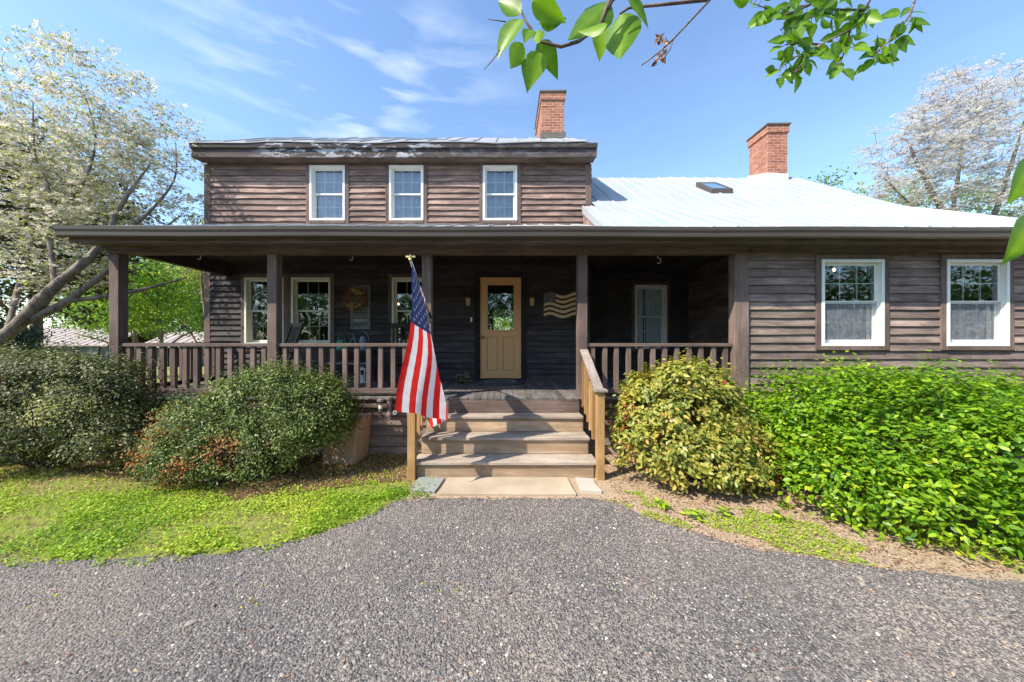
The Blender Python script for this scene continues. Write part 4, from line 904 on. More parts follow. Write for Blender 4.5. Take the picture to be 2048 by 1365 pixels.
# driftwood heap
dw = thing('driftwood_heap', (-.76,6.35,FZ), 'small heap of gnarled driftwood and dark twigs left of the doormat', 'driftwood')
for k in range(9):
    mb = MB(); a_ = random.uniform(0,6.28); p = Vector((-.76+.07*math.cos(k*2.4), 6.35+.06*math.sin(k*2.4), FZ+.035+.016*k))
    d = Vector((math.cos(a_),math.sin(a_)*.6,random.uniform(-.12,.3)))*random.uniform(.06,.12); mb.tube([p-d,p-d*.4+Vector((0,0,.02)),p+d*.5,p+d],[.015,.038,.04,.016],8); mb.build('wood_chunk', M['drift'], dw)
mb = MB()
for k in range(50):
    p = Vector((-.80,6.38,FZ+.1)); d = Vector((random.gauss(-.3,.5),random.gauss(0,.4),random.uniform(.0,1))).normalized()*random.uniform(.09,.17); mb.tube([p,p+d*.6,p+d],[.004,.003,.001],4)
mb.build('twigs', M['iron'], dw)
# potting table with watering cans
tb = thing('potting_table', (-2.95,6.5,FZ), 'dark metal table with lower shelf behind the railing', 'table'); mb = MB(); mb.box(-3.35,6.33,1.42,-2.5,6.72,1.45); mb.build('table_top', M['iron'], tb)
mb = MB(); mb.box(-3.32,6.35,1.195,-2.55,6.70,1.215); mb.build('shelf', M['bluestone'], tb)
for x in (-3.33,-2.54):
    for y in (6.35,6.69): mb = MB(); mb.box(x,y,FZ,x+.025,y+.025,1.42); mb.build('leg', M['iron'], tb)
def can(x, y, z, m, lab, tall, flip):
    c_ = thing('watering_can', (x,y,z), lab, 'watering can'); r = .085 if not tall else .062; h = .19 if not tall else .26
    mb = MB(); mb.lathe((x,y,z),[(r,.001),(r*1.02,.02),(r*.95,h*.75),(r*.6,h),(r*.62,h+.012)],18); mb.build('body', m, c_, smooth=True)
    f = -1 if flip else 1
    mb = MB(); mb.tube([(x+f*r*.8,y,z+.05),(x+f*(r+.07),y,z+.13),(x+f*(r+.12),y,z+h+.02)],[.02,.014,.011],8); mb.lathe((x+f*(r+.12),y,z+h+.015),[(.011,0),(.028,.02),(.028,.026)],10); mb.build('spout', m, c_)
    mb = MB(); pts = [(x-f*(r-.01)+0*k, y, z) for k in range(1)]; pts = [Vector((x-f*(.0+ (r+.055)*math.sin(k/8*math.pi)),y,z+.05+(h+.07)*k/8)) for k in range(9)] if tall else [Vector((x+.075*math.cos(math.pi*k/10),y,z+h*.7+.17*math.sin(math.pi*k/10))) for k in range(11)]
    mb.tube(pts,.006,6); mb.build('handle', m, c_)
can(-3.09,6.5,1.451,M['teal'],'squat teal watering can with hoop handle on the porch table',False,False)
can(-2.68,6.5,1.451,M['bluetin'],'tall grey blue watering can on the right of the porch table',True,True)
ln_ = thing('candle_lantern', (-2.69,6.5,1.0), 'small pale lantern standing on the porch floor under the table', 'lantern'); ln_.location = (-2.69,6.5,FZ); ORG[ln_] = Vector((-2.69,6.5,FZ))
mb = MB(); mb.box(-2.76,6.44,FZ,-2.62,6.56,FZ+.02); mb.box(-2.76,6.44,FZ+.24,-2.62,6.56,FZ+.26)
for x in (-2.755,-2.635):
    for y in (6.445,6.545): mb.box(x,y,FZ+.02,x+.012,y+.012,FZ+.24)
mb.build('lantern_frame', M['white'], ln_); mb = MB(); mb.lathe((-2.69,6.5,FZ+.26),[(.06,0),(.02,.05),(.012,.06)],4); mb.build('lantern_roof', M['white'], ln_); mb = MB(); mb.lathe((-2.69,6.5,FZ+.021),[(.03,0),(.03,.12)],12); mb.build('candle', M['cream'], ln_)
# rocking chairs
def rocker():
    t = thing('rocking_chair', (0,0,0), 'x', 'rocking chair', 'rocking chairs on the porch'); m = M['darkwood']
    def b(n_, f): q = MB(); f(q); return q.build(n_, m, t, bevel=.003)
    for s in (-1,1):
        b('rocker', lambda q: q.tube([(s*.24, -.42+.84*k/10, .02+.10*((k-5)/5)**2) for k in range(11)], .016, 6))
        b('leg', lambda q: q.beam((s*.24,-.24,.03),(s*.24,-.22,.60),.035,.035,up=(0,1,0))); b('leg', lambda q: q.beam((s*.22,.22,.03),(s*.22,.20,.42),.035,.035,up=(0,1,0)))
        b('back_post', lambda q: q.beam((s*.22,.20,.38),(s*.24,.42,1.10),.035,.04,up=(0,1,0)))
        b('armrest', lambda q: q.beam((s*.26,-.30,.61),(s*.25,.28,.58),.085,.022))
    b('seat', lambda q: [q.beam((-.25,-.24+k*.075,.40-.012*k),(.25,-.24+k*.075,.40-.012*k),.066,.02) for k in range(6)])
    b('top_rail', lambda q: q.beam((-.25,.42,1.08),(.25,.42,1.08),.03,.09)); b('lower_rail', lambda q: q.beam((-.22,.24,.50),(.22,.24,.50),.028,.06))
    for k in range(5): x = -.15+k*.075; b('back_slat', lambda q: q.beam((x,.245,.52),(x,.41,1.05),.042,.014,up=(0,1,0)))
    b('stretcher', lambda q: q.beam((-.24,-.23,.20),(.24,-.23,.20),.022,.022)); return t
ch0 = rocker(); ch0.location = (-4.08,6.0,FZ); ch0.rotation_euler = (0,0,R(-38)); ch0['label'] = 'dark rocking chair between the second post and window, turned left'
def dup(root, loc, rz, label):
    r = root.copy(); scene.collection.objects.link(r); r.location = loc; r.rotation_euler = (0,0,rz); r['label'] = label
    for c in list(root.children):
        d = c.copy(); scene.collection.objects.link(d); d.parent = r
    return r
ch1 = dup(ch0, (-1.85,6.25,FZ), R(20), 'dark rocking chair behind the railing left of the flag')

# lamps inside
def bulbmat():
    m, n = newmat('lit_bulb'); e = node(n, 'ShaderNodeEmission', {'Color': (1,.55,.22,1), 'Strength': 5}); finish(n, e.outputs[0]); return m
M['bulb'] = bulbmat()
for (px,py,Y,lab) in ((797,609,8.6,'small lit lamp inside the window behind the flag'),(1668,541,6.4,'small lit ceiling lamp inside the wing window nearer the porch')):
    p = at(px,py,Y); l = thing('room_lamp', tuple(p), lab, 'lamp'); mb = MB(); mb.lathe(tuple(p), [(.006,-.02),(.02,-.008),(.02,.01),(.008,.035)], 12); mb.build('bulb', M['bulb'], l, smooth=True)
    mb = MB(); mb.tube([p+Vector((0,0,.036)), Vector((p.x,p.y,3.14 if Y > 7 else 3.02))], .006, 6); mb.lathe((p.x,p.y,p.z+.03),[(.06,0),(.02,.04)],12); mb.build('fixture', M['brass'], l)

# ------------------------------------------------------------------ shrubs
def shrub(name, loc, label, lumps, nclus, per, lsize, spread, mat, tmpl, mat2=None, frac2=0.0, zones2=None, upb=0.5, holes=0.0, cat='shrub', base=None, out=1.0, shell=(0.80,1.04), core=.42):
    root = thing(name, loc, label, cat)
    vols = np.array([l[3]*l[4]*l[5] for l in lumps]); area = vols**(2/3)
    cnt = (area/area.sum()*nclus*1.6).astype(int); C = []; N_ = []
    for l, c in zip(lumps, cnt):
        u = unit(c); u[:,2] = np.where(u[:,2] < -0.55, -u[:,2], u[:,2])
        r = rng.uniform(shell[0], shell[1], (c,1))*(1+0.07*np.sin(u[:,0:1]*7+l[0]*3)*np.cos(u[:,2:3]*6+u[:,1:2]*5))
        p = np.array(l[:3])+u*r*np.array(l[3:6]); C.append(p); N_.append(u/np.array(l[3:6]))
    C = np.concatenate(C); N_ = np.concatenate(N_); N_ /= np.linalg.norm(N_, axis=1, keepdims=True)
    keep = C[:,2] > 0.03
    for l in lumps: d = (((C-np.array(l[:3]))/np.array(l[3:6]))**2).sum(1); keep &= d > core
    if holes:
        hn = np.sin(C[:,0]*13.1+C[:,2]*8)+np.sin(C[:,1]*10.3-C[:,2]*14.7+1)+np.sin(C[:,0]*7.2-C[:,2]*11+2); keep &= ~((hn > 3-holes*5+rng.normal(0,.25,len(C))))
    C = C[keep]; N_ = N_[keep]; n = len(C)
    shoot = rng.random(n) < .10; C = C+N_*(shoot*rng.uniform(.04,.13,n))[:,None]+np.array([0,0,1])*(shoot*rng.uniform(0,.05,n))[:,None]
    low = C[:,2] < .16; C[low & (rng.random(n) < .5)] += np.array([0,.10,.06])
    P = np.repeat(C, per, 0)+rng.normal(0, spread, (n*per,3)); CN = np.repeat(N_, per, 0)
    P[:,2] = np.maximum(P[:,2], 0.012)
    nrm = CN*out+unit(n*per)*0.75+np.array([0,0,upb]); D = CN*0.8+unit(n*per)
    v = np.clip(np.repeat(rng.normal(0.42,0.16,n), per)+rng.normal(0,0.17,n*per), 0, 1)
    s = rng.uniform(0.6,1.15,n*per)*lsize
    sel = np.zeros(n*per, bool)
    if zones2 is not None:
        for (zx,zy,zz,zr) in zones2: sel |= (np.linalg.norm((P-np.array((zx,zy,zz)))*np.array([1,.5,1.3]), axis=1) < zr*rng.uniform(.6,1.3,n*per)) & (rng.random(n*per) < 0.75)
    if frac2: sel |= np.repeat(rng.random(n) < frac2, per) & (rng.random(n*per) < 0.8)
    scatter('foliage', P[~sel], nrm[~sel], s[~sel], tmpl, mat, root, loc, v[~sel], dirv=D[~sel])
    if mat2 is not None and sel.any(): scatter('coloured_leaves', P[sel], nrm[sel], s[sel]*0.95, tmpl, mat2, root, loc, rng.random(sel.sum()), dirv=D[sel])
    mb = MB()
    b = Vector(base or loc)
    for k in rng.choice(n, min(n, 60), replace=False):
        q = Vector(C[k]); st = b+Vector((random.gauss(0,.09),random.gauss(0,.06),0)); st.z = 0.0
        md = st.lerp(q, .5)+Vector((random.gauss(0,.04),random.gauss(0,.04),.06)); mb.tube([st,md,q],[.009,.005,.002],5,cap=False)
    mb.build('stems', M['stem'], root); return root
shrub('holly_shrub', (-6.2,4.7,0), 'dark glossy holly shrub at the far left in front of the corner post', [(-7.2,4.95,.72,1.5,.85,.78),(-5.9,4.45,.78,1.0,.62,.70),(-5.1,4.40,.95,.55,.38,.48),(-6.4,4.3,.42,1.0,.6,.42),(-4.95,4.35,.38,.55,.4,.34),(-9.0,5.2,.6,1.2,.8,.75),(-6.6,4.9,.7,1.2,.55,.55),(-5.6,4.5,.6,.7,.35,.4)], 3600, 24, .038, .050, M['l_holly2'], LEAF, M['l_orange'], .004, holes=.22, base=(-6.0,4.5,0))
shrub('holly_shrub', (-2.95,4.15,0), 'rounded holly shrub with orange leaves on its left side below the railing', [(-2.8,4.25,.68,.90,.50,.58),(-3.55,4.1,.50,.60,.45,.44),(-3.1,3.95,.34,.75,.34,.36),(-2.32,4.3,.72,.42,.42,.43),(-3.75,3.95,.25,.42,.35,.24),(-2.75,4.2,1.05,.42,.3,.26),(-2.8,4.2,.6,.7,.3,.4)], 2000, 26, .034, .046, M['l_holly'], LEAF, M['l_orange'], .008, [(-4.1,4.0,.62,.28),(-3.95,3.8,.40,.16),(-3.05,3.62,.48,.20),(-3.45,3.65,.30,.14)], holes=.27)
shrub('pieris_shrub', (2.2,4.05,0), 'yellow green shrub with bronze and red tips right of the steps', [(2.1,4.15,.80,.64,.52,.54),(1.92,4.0,.50,.60,.5,.48),(2.4,3.95,.42,.50,.42,.42),(2.2,3.75,.34,.55,.36,.34),(1.75,4.0,.78,.34,.3,.3),(2.42,4.1,.98,.30,.3,.28),(2.72,3.85,.30,.36,.35,.30)], 1450, 22, .062, .045, M['l_pieris'], LEAF, M['l_redtip'], .02, holes=.38, core=.66)
shrub('laurel_shrub', (4.4,3.75,0), 'large bright green shrub with glossy leaves spreading over the right foreground', [(3.9,4.05,.68,.95,.70,.58),(5.2,4.1,.66,1.2,.75,.50),(3.85,3.45,.48,.80,.75,.50),(4.7,3.35,.55,1.1,.80,.50),(5.8,3.6,.5,1.0,.85,.55),(3.95,2.98,.28,.90,.55,.32),(4.75,2.62,.32,1.05,.52,.38),(4.4,3.5,.85,.5,.45,.40),(3.45,3.8,.62,.5,.4,.42),(5.6,2.8,.5,.8,.6,.5),(3.42,3.3,.32,.62,.5,.36),(4.3,2.95,.62,.7,.5,.36)], 3100, 26, .064, .082, M['l_laurel'], LEAF, holes=.47, upb=.8, out=.7, core=.50)
shrub('pieris_shrub', (6.95,4.35,0), 'small orange tinged shrub at the right edge behind the bright green one', [(7.0,4.4,.55,.55,.35,.50)], 260, 22, .05, .05, M['l_pieris'], DIAM, M['l_orange'], .35)
# small weeds along the bed
ORD = ['leftmost','second','third','fourth','fifth','sixth','seventh']
for k, (x, y, s) in enumerate(((1.55,3.35,.10),(1.75,3.15,.12),(2.05,3.2,.11),(2.5,3.1,.13),(2.75,3.35,.12))):
    n_ = 26; P = np.array([x,y,.03])+rng.uniform(-s*.4,s*.4,(n_,3))*np.array([1,1,.5]); P[:,2] = np.abs(P[:,2])+.02
    o = scatter('weed', P, unit(n_)*.6+np.array([0,0,1]), rng.uniform(.04,.07,n_), LEAF, M['l_laurel'], None, (x,y,0)); tag(o, 'low leafy weed in dry soil, %s of five from the left' % ORD[k], 'weed', 'weeds under the yellow green shrub')

# ------------------------------------------------------------------ lawn, pebbles, litter
from math import inf
dxs = np.array([p[0] for p in DRV]); dys = np.array([p[1] for p in DRV]); o_ = np.argsort(dxs); dxs, dys = dxs[o_], dys[o_]
def drv_y(x): return np.interp(x, dxs, dys, left=2.6, right=2.25)
def sn(x, y, a, b, c): return np.sin(x*a+c)+np.sin(y*b-c*2)+np.sin((x+y)*(a+b)*.37+c*3)
n_ = 230000; X = rng.uniform(-9,-.75,n_); Yy = rng.uniform(2.45,5.2,n_)
dd = Yy-drv_y(X)+0.05*sn(X,Yy,7,9,1)*.5+.03*np.sin(X*23)
dens = np.clip(1.25-dd*0.75, 0.10, 1)*np.where(X > -1.25+.2*np.sin(Yy*9), .35, 1.0)*np.clip(.70+.40*sn(X,Yy,3.1,4.3,.5)+.25*sn(X,Yy,8,9,2), .06, 1)
dens = np.where(dd < 0.0, np.clip(.5+dd*7,0,1)*.7, dens)
near_bed = (Yy > 3.75+.15*np.sin(X*5)) & (X > -4.6); dens = np.where(near_bed, dens*.35, dens)
kp = rng.random(n_) < dens; X, Yy, dd = X[kp], Yy[kp], dd[kp]; n_ = len(X)
P = np.stack([X, Yy, rng.uniform(.010,.05,n_)*np.clip(1.3-dd*.5,.4,1)], 1)
v = np.clip(.34+dd*.26+.10*sn(X,Yy,2.3,3.1,0)+.07*sn(X,Yy,9,8,0)+rng.normal(0,.2,n_), 0, 1)
o = scatter('clover_lawn', P, unit(n_)*.55+np.array([0,0,1]), rng.uniform(.009,.024,n_), ROUND, M['l_clover'], var=v); tag(o, kind='stuff', label='bright green clover and short grass of the lawn', cat='lawn')
n_ = 60000; X = rng.uniform(-10,-.8,n_); Yy = rng.uniform(2.5,6,n_); kp = (Yy-drv_y(X) > .02) & (rng.random(n_) < .8); X, Yy = X[kp], Yy[kp]; n_ = len(X)
P = np.stack([X, Yy, np.full(n_,.005)], 1)
BLADE = (np.array([(0,.06,0),(0,-.06,0),(.6,-.04,.06),(.6,.04,.06),(1,0,.2)],float), np.array([(0,1,2,3),(3,2,4,4)]))
BLADE = (np.array([(0,.05,0),(0,-.05,0),(1,-.012,0),(1,.012,0)],float), np.array([(0,1,2,3)]))
D = unit(n_)*.5+np.array([0,0,1]); o = scatter('grass_blades', P, unit(n_), rng.uniform(.02,.055,n_), BLADE, M['l_clover'], dirv=D); tag(o, kind='stuff', label='thin grass blades standing in the clover lawn', cat='grass')
# weeds on the right verge
n_ = 60000; X = rng.uniform(1.0,4.6,n_); Yy = rng.uniform(2.1,3.7,n_); dd = Yy-drv_y(X); kp = (dd > .0) & (dd < .75) & (sn(X,Yy,5,6,2)+.5*sn(X,Yy,14,17,0) > -.1-.2*(X-2)+dd*1.1) & (rng.random(n_) < .75); X, Yy = X[kp], Yy[kp]
o = scatter('verge_weeds', np.stack([X,Yy,rng.uniform(.008,.03,len(X))],1), unit(len(X))*.5+np.array([0,0,1]), rng.uniform(.007,.018,len(X)), ROUND, M['l_clover'], var=np.clip(rng.normal(.55,.2,len(X)),0,1)); tag(o, kind='stuff', label='patchy low weeds on the dry soil right of the driveway', cat='weeds')
# leaf litter
def litter(n_, xr, yr, cond, name, lab):
    X = rng.uniform(*xr,n_); Yy = rng.uniform(*yr,n_); kp = cond(X,Yy); X, Yy = X[kp], Yy[kp]
    o = scatter(name, np.stack([X,Yy,rng.uniform(.008,.02,len(X))],1), unit(len(X))*.35+np.array([0,0,1]), rng.uniform(.010,.032,len(X)), DIAM, M['l_litter']); tag(o, kind='stuff', label=lab, cat='leaf litter')
litter(26000, (-7,-1.0), (3.3,4.95), lambda x,y: (y > 3.55+.12*np.sin(x*4)) & (sn(x,y,3,4,2) > -1.2) & (rng.random(len(x)) < np.clip((y-3.3)*1.2,0.1,1)), 'bed_litter', 'reddish mulch and dead leaves below the holly shrubs')
litter(26000, (-1.0,5.0), (2.4,4.9), lambda x,y: (y-drv_y(x) > -.03) & ~((x > -1.1) & (x < 1.18) & (y > 3.55)) , 'soil_litter', 'dry leaf crumbs on the tan soil right of the steps')
litter(1500, (-4.5,5.5), (1.4,4.0), lambda x,y: (y < drv_y(x)-.02) & (sn(x,y,1.3,1.9,1) > -.6), 'driveway_debris', 'dry leaf bits scattered over the gravel driveway')
n_ = 2600; X = rng.uniform(-4.5,5,n_); Yy = rng.uniform(1.5,3.4,n_); kp = (sn(X,Yy,5.3,7.1,4) > 2.35) & (Yy < drv_y(X)-.1); X, Yy = X[kp], Yy[kp]
o = scatter('driveway_weeds', np.stack([X,Yy,rng.uniform(.012,.025,len(X))],1), unit(len(X))*.6+np.array([0,0,1]), rng.uniform(.008,.02,len(X)), ROUND, M['l_clover']); tag(o, kind='stuff', label='tiny green weeds sprouting through the gravel driveway', cat='weeds')
# pebbles
def pebbles(n_, xr, yr, sr, name, ylo, vmax=1.0):
    X = rng.uniform(*xr,n_); Yy = yr[0]+(yr[1]-yr[0])*rng.random(n_)**1.15; kp = Yy < drv_y(X)+rng.normal(0,.06,n_)-.01; kp &= ~((np.abs(X-.03) < .74) & (Yy > 3.58)); X, Yy = X[kp], Yy[kp]; n_ = len(X)
    ov = np.array([(1,0,0),(.3,.9,.1),(-.8,.5,0),(-.7,-.6,.05),(.4,-.9,0),(.1,.05,.75),(-.2,0,-.5)],float)
    tf = np.array([(0,1,5),(1,2,5),(2,3,5),(3,4,5),(4,0,5)])
    a_ = rng.uniform(0,6.28,n_); s = rng.uniform(*sr,n_)*np.exp(rng.normal(0,.3,n_)); ca, sa = np.cos(a_), np.sin(a_)
    jit = 1+rng.normal(0,.18,(n_,7,3)); L = ov[None]*jit*s[:,None,None]; L[:,:,1] *= rng.uniform(.55,1,n_)[:,None]
    V = np.empty_like(L); V[:,:,0] = L[:,:,0]*ca[:,None]-L[:,:,1]*sa[:,None]+X[:,None]; V[:,:,1] = L[:,:,0]*sa[:,None]+L[:,:,1]*ca[:,None]+Yy[:,None]; V[:,:,2] = L[:,:,2]+.010+s[:,None]*.12
    Fq = (tf[None]+(np.arange(n_)*7)[:,None,None]).reshape(-1,3)
    o = np_mesh(name, V.reshape(-1,3), Fq, M['peb'], None, (0,0,0), np.repeat(rng.random(n_)*vmax,7)); return o
def pebmat():
    m, n = newmat('pebble'); a = attr(n)
    c = ramp(n, a, [(0,(.06,.054,.050)),(.4,(.142,.130,.118)),(.75,(.23,.212,.192)),(.95,(.25,.215,.19)),(.975,(.46,.40,.34)),(1,(.75,.70,.63))])
    c = mixc(n, mrange(n, noise(n, node(n, 'ShaderNodeTexCoord').outputs['Object'], 1.3, 4, 0.6), 0.36, 0.50, .28, 0), c, (0.07,0.067,0.065,1))
    c = mixc(n, mrange(n, noise(n, node(n, 'ShaderNodeTexCoord').outputs['Object'], 0.8, 6, 0.65), 0.40, 0.62, 0, 0.75), c, (0.30,0.25,0.205,1))
    b = node(n, 'ShaderNodeBsdfPrincipled', {'Base Color': c, 'Roughness': .8}); finish(n, b.outputs[0]); return m
M['peb'] = pebmat()
o = pebbles(150000, (-4.6,5.6), (1.35,4.1), (.0035,.0075), 'gravel_stones', 0); tag(o, kind='stuff', label='loose dark gravel stones covering the driveway', cat='gravel')
o = pebbles(450, (-4.6,5.0), (1.4,4.0), (.010,.018), 'larger_stones', 0, .93); tag(o, kind='stuff', label='larger scattered stones lying on the driveway', cat='stones')

# ------------------------------------------------------------------ trees
def grow(limbs, crowns, ntips, seed, step=.35, minr=.006, sag=0.0):
    """limbs: [(points, r0, r1)], crowns: ellipsoids; returns tubes, tips"""
    r_ = np.random.default_rng(seed); nodes = []; rad = []; tubes = []
    for pts, r0, r1 in limbs:
        pts = [Vector(p) for p in pts]; out = []
        n = len(pts)
        for i in range(n-1):
            p0 = pts[max(i-1,0)]; p1 = pts[i]; p2 = pts[i+1]; p3 = pts[min(i+2,n-1)]
            for k in range(6):
                t = k/6; out.append(0.5*((2*p1)+(p2-p0)*t+(2*p0-5*p1+4*p2-p3)*t*t+(3*p1-p0-3*p2+p3)*t**3))
        out.append(pts[-1]); rr = [r0+(r1-r0)*i/(len(out)-1) for i in range(len(out))]
        rr2 = [a*(1+.06*math.sin(i*2.1)+.08*math.sin(i*.83+r0*50)+r_.normal(0,.03)) for i, a in enumerate(rr)]
        tubes.append((out, rr2)); nodes += [tuple(p) for p in out]; rad += rr
    nodes = np.array(nodes); rad = np.array(rad); org = nodes[0]
    vol = np.array([c[3]*c[4]*c[5] for c in crowns]); cnt = (vol/vol.sum()*ntips).astype(int)+1; A = []
    for c, k in zip(crowns, cnt):
        u = r_.normal(0,1,(k,3)); u /= np.linalg.norm(u,axis=1,keepdims=True); A.append(np.array(c[:3])+u*(r_.random((k,1))**.42)*np.array(c[3:6]))
    A = np.concatenate(A); d0 = np.array([np.min(np.linalg.norm(nodes-a,axis=1)) for a in A]); A = A[np.argsort(d0)]
    tips = []; dirs = []
    for a in A:
        d = np.linalg.norm(nodes-a,axis=1)+(np.clip(a[2]*0-nodes[:,2]*0,0,1)); below = nodes[:,2] > a[2]+.5; d = d+below*.6
        i = int(np.argmin(d)); s = nodes[i]; L = np.linalg.norm(a-s)
        if L < .05: continue
        n = max(2, int(L/step)+1); r0 = min(rad[i]*.75, .006+.011*L+minr); pts = [s]; 
        for k in range(1, n+1):
            t = k/n; p = s+(a-s)*t+r_.normal(0,.04*L**.5,3)*(1 if k < n else 0)+np.array([0,0,.10*L*math.sin(math.pi*t)*(1-2*sag)]); pts.append(p)
        rr = [r0+(minr*.5-r0)*k/n for k in range(n+1)]
        tubes.append(([Vector(p) for p in pts], rr)); nodes = np.concatenate([nodes, np.array(pts[1:])]); rad = np.concatenate([rad, np.array([max(x, minr) for x in rr[1:]])])
        tips.append(a); v = a-pts[-2]; dirs.append(v/np.linalg.norm(v))
    return tubes, np.array(tips), np.array(dirs)
def tree(name, loc, label, limbs, crowns, ntips, seed, leafspec, group=None, bark='bark', nlimb=None, minr=.006, step=.35, sag=0.0, sub=0, sublen=.22):
    root = thing(name, loc, label, 'tree', group)
    tubes, tips, dirs = grow(limbs, crowns, ntips, seed, step, minr, sag)
    mb = MB()
    if sub:
        r_ = np.random.default_rng(seed+99); T2 = []; D2 = []
        for t_, d_ in zip(tips, dirs):
            for _ in range(sub):
                v = d_*.7+r_.normal(0,.7,3); v[2] = v[2]*.45+.12; v /= np.linalg.norm(v); q = t_+v*sublen*r_.uniform(.5,1.3)
                tubes.append(([Vector(t_), Vector((t_+q)/2)+Vector((0,0,.012)), Vector(q)], [minr*.6, minr*.5, minr*.3])); T2.append(q); D2.append(v)
        tips = np.array(T2); dirs = np.array(D2)
    for k, (pts, rr) in enumerate(tubes): mb.tube(pts, rr, 10 if k < len(limbs) else (5 if rr[0] > .012 else 3), 0, .5, cap=False)
    mb.build('trunk', M[bark], root, smooth=True)
    for (nm, mat, tmpl, per, size, spread, up, vm) in leafspec:
        n = len(tips)*per; P = np.repeat(tips, per, 0)+rng.normal(0,1,(n,3))*np.array(spread); DD = np.repeat(dirs, per, 0)
        # also along the twig
        P -= DD*rng.uniform(0,1,(n,1))*spread[0]*1.6
        nr = unit(n)*(1-up)+np.array([0,0,up]); v = np.clip(np.repeat(rng.normal(vm,.16,len(tips)),per)+rng.normal(0,.15,n),0,1)
        scatter(nm, P, nr, rng.uniform(.7,1.25,n)*size, tmpl, mat, root, loc, v)
    return root
# large dogwood on the left
tree('flowering_dogwood', (-9.6,6.0,0), 'old dogwood in pale blossom leaning over the left end of the porch',
     [([(-9.6,6.0,-.1),(-9.3,6.0,1.2),(-8.6,6.05,1.9),(-8.0,6.1,2.6),(-7.35,6.2,3.3),(-7.0,6.3,4.2),(-6.7,6.5,5.0)],.15,.010),
      ([(-8.6,6.05,1.9),(-7.9,6.2,2.35),(-7.2,6.3,3.0),(-6.6,6.4,3.55),(-6.3,6.7,4.1)],.075,.008),
      ([(-8.0,6.1,2.6),(-8.35,6.3,3.5),(-8.5,6.4,4.4),(-8.9,6.5,5.2),(-8.8,6.4,6.1)],.05,.007),
      ([(-8.4,6.3,3.8),(-8.0,6.5,4.6),(-7.75,6.5,5.5),(-7.9,6.4,6.4)],.034,.006),
      ([(-7.35,6.2,3.3),(-7.1,6.7,4.0),(-6.75,7.0,4.9),(-6.9,7.2,5.8)],.04,.006),
      ([(-7.9,6.2,2.35),(-7.1,6.5,2.55),(-6.4,6.9,2.9)],.05,.015),
      ([(-8.8,6.05,1.7),(-9.15,6.5,2.9),(-9.1,6.6,3.7),(-9.7,6.8,4.8)],.05,.007)],
     [(-8.0,6.6,5.6,1.4,1.2,1.6),(-6.9,6.9,5.2,.95,.9,1.05),(-9.6,6.8,5.2,1.5,1.2,1.7),(-7.3,6.8,4.2,1.2,.9,.5),(-8.7,6.6,4.0,1.3,1.0,1.0),(-8.35,6.5,6.8,.55,.5,.7),(-8.6,6.6,3.0,1.0,.8,.7)],
     760, 3, [('blossom', M['l_bract'], FLOWER, 6, .072, (.075,.075,.022), .6, .6), ('foliage', M['l_dogleaf'], DIAM, 3, .065, (.08,.08,.04), .45, .5)], minr=.005, sub=3, sublen=.24)
# dark bronze tree and blue conifer behind it
def simple_tree(name, x, y, h, rx, label, leaf, size, ntips, per, seed, group=None, low=.15, flat=1.0, spread=.35, trunk_r=.18, tmpl=DIAM, ry=None):
    z0 = float(gz(x,y)); ry = ry or rx
    limbs = [([(x,y,z0-.2),(x+.1,y,z0+h*.3),(x-.1,y,z0+h*.6),(x,y,z0+h*.9)], trunk_r, .03)]
    for k in range(5):
        a_ = k*1.26+seed; zz = z0+h*(.2+.1*k); limbs.append(([(x,y,zz),(x+rx*.35*math.cos(a_),y+ry*.35*math.sin(a_),zz+h*.12),(x+rx*.75*math.cos(a_),y+ry*.75*math.sin(a_),zz+h*.2)], trunk_r*.45, .02))
    cr = [(x,y,z0+h*(low+(1-low)*.5),rx,ry,h*(1-low)*.5)]
    r2 = random.Random(seed)
    for k in range(6): a_ = r2.uniform(0,6.28); cr.append((x+rx*.6*math.cos(a_), y+ry*.6*math.sin(a_), z0+h*r2.uniform(low+.12,.85), rx*.45, ry*.45, h*.16*flat))
    return tree(name, (x,y,z0), label, limbs, cr, ntips, seed, [('foliage', M[leaf], tmpl, per, size, (spread,spread,spread*.55*flat), .35, .45)], group, step=.8, minr=.012)
simple_tree('copper_tree', -15.8, 11.5, 9.0, 2.8, 'dark bronze leaved tree behind the left dogwood', 'l_dark', .17, 520, 40, 5, low=.26)
simple_tree('blue_spruce', -15.6, 10.5, 2.7, .9, 'low blue green conifer at the left edge beside the barn', 'l_blue', .10, 220, 40, 6, low=.02, spread=.2)
bright = [(-17.6,17.5,6.9,2.7),(-13.3,17.0,7.6,2.4),(-11.0,15.0,6.2,1.9),(-20.5,19,6.0,2.8)]
blab = ['bright spring green tree between the dogwood and the corner post','tallest bright green tree framed by the left porch bay','bright green tree close to the left house corner','leftmost bright green tree beyond the bronze tree']
for k, ((x,y,h,r), lb) in enumerate(zip(bright, blab)): simple_tree('spring_tree', x, y, h, r, lb, 'l_green', .13, 380, 40, 20+k, 'bright green trees behind the house on the left', low=(.33,.14,.16,.33)[k], flat=.55, spread=.32, trunk_r=.12)
wood_ = [(-72,60,18,8),(-60,58,17,7),(-50,60,16,7),(-42,56,14,6),(-34,60,15,6),(-27,57,13,6),(-22,62,12,6)]
for k, (x,y,h,r) in enumerate(wood_): simple_tree('woodland_tree', x, y, h, r, 'mid green woodland tree beyond the barns, %s of seven from the left' % ORD[k], 'l_wood', .50, 260, 34, 40+k, 'woodland trees beyond the barns', low=.02, spread=.9, trunk_r=.35)
simple_tree('garden_dogwood', -8.9, 10.2, 5.6, .9, 'small thin dogwood by the upper left house corner', 'l_dogleaf', .09, 90, 12, 61, low=.5, trunk_r=.05, spread=.18)
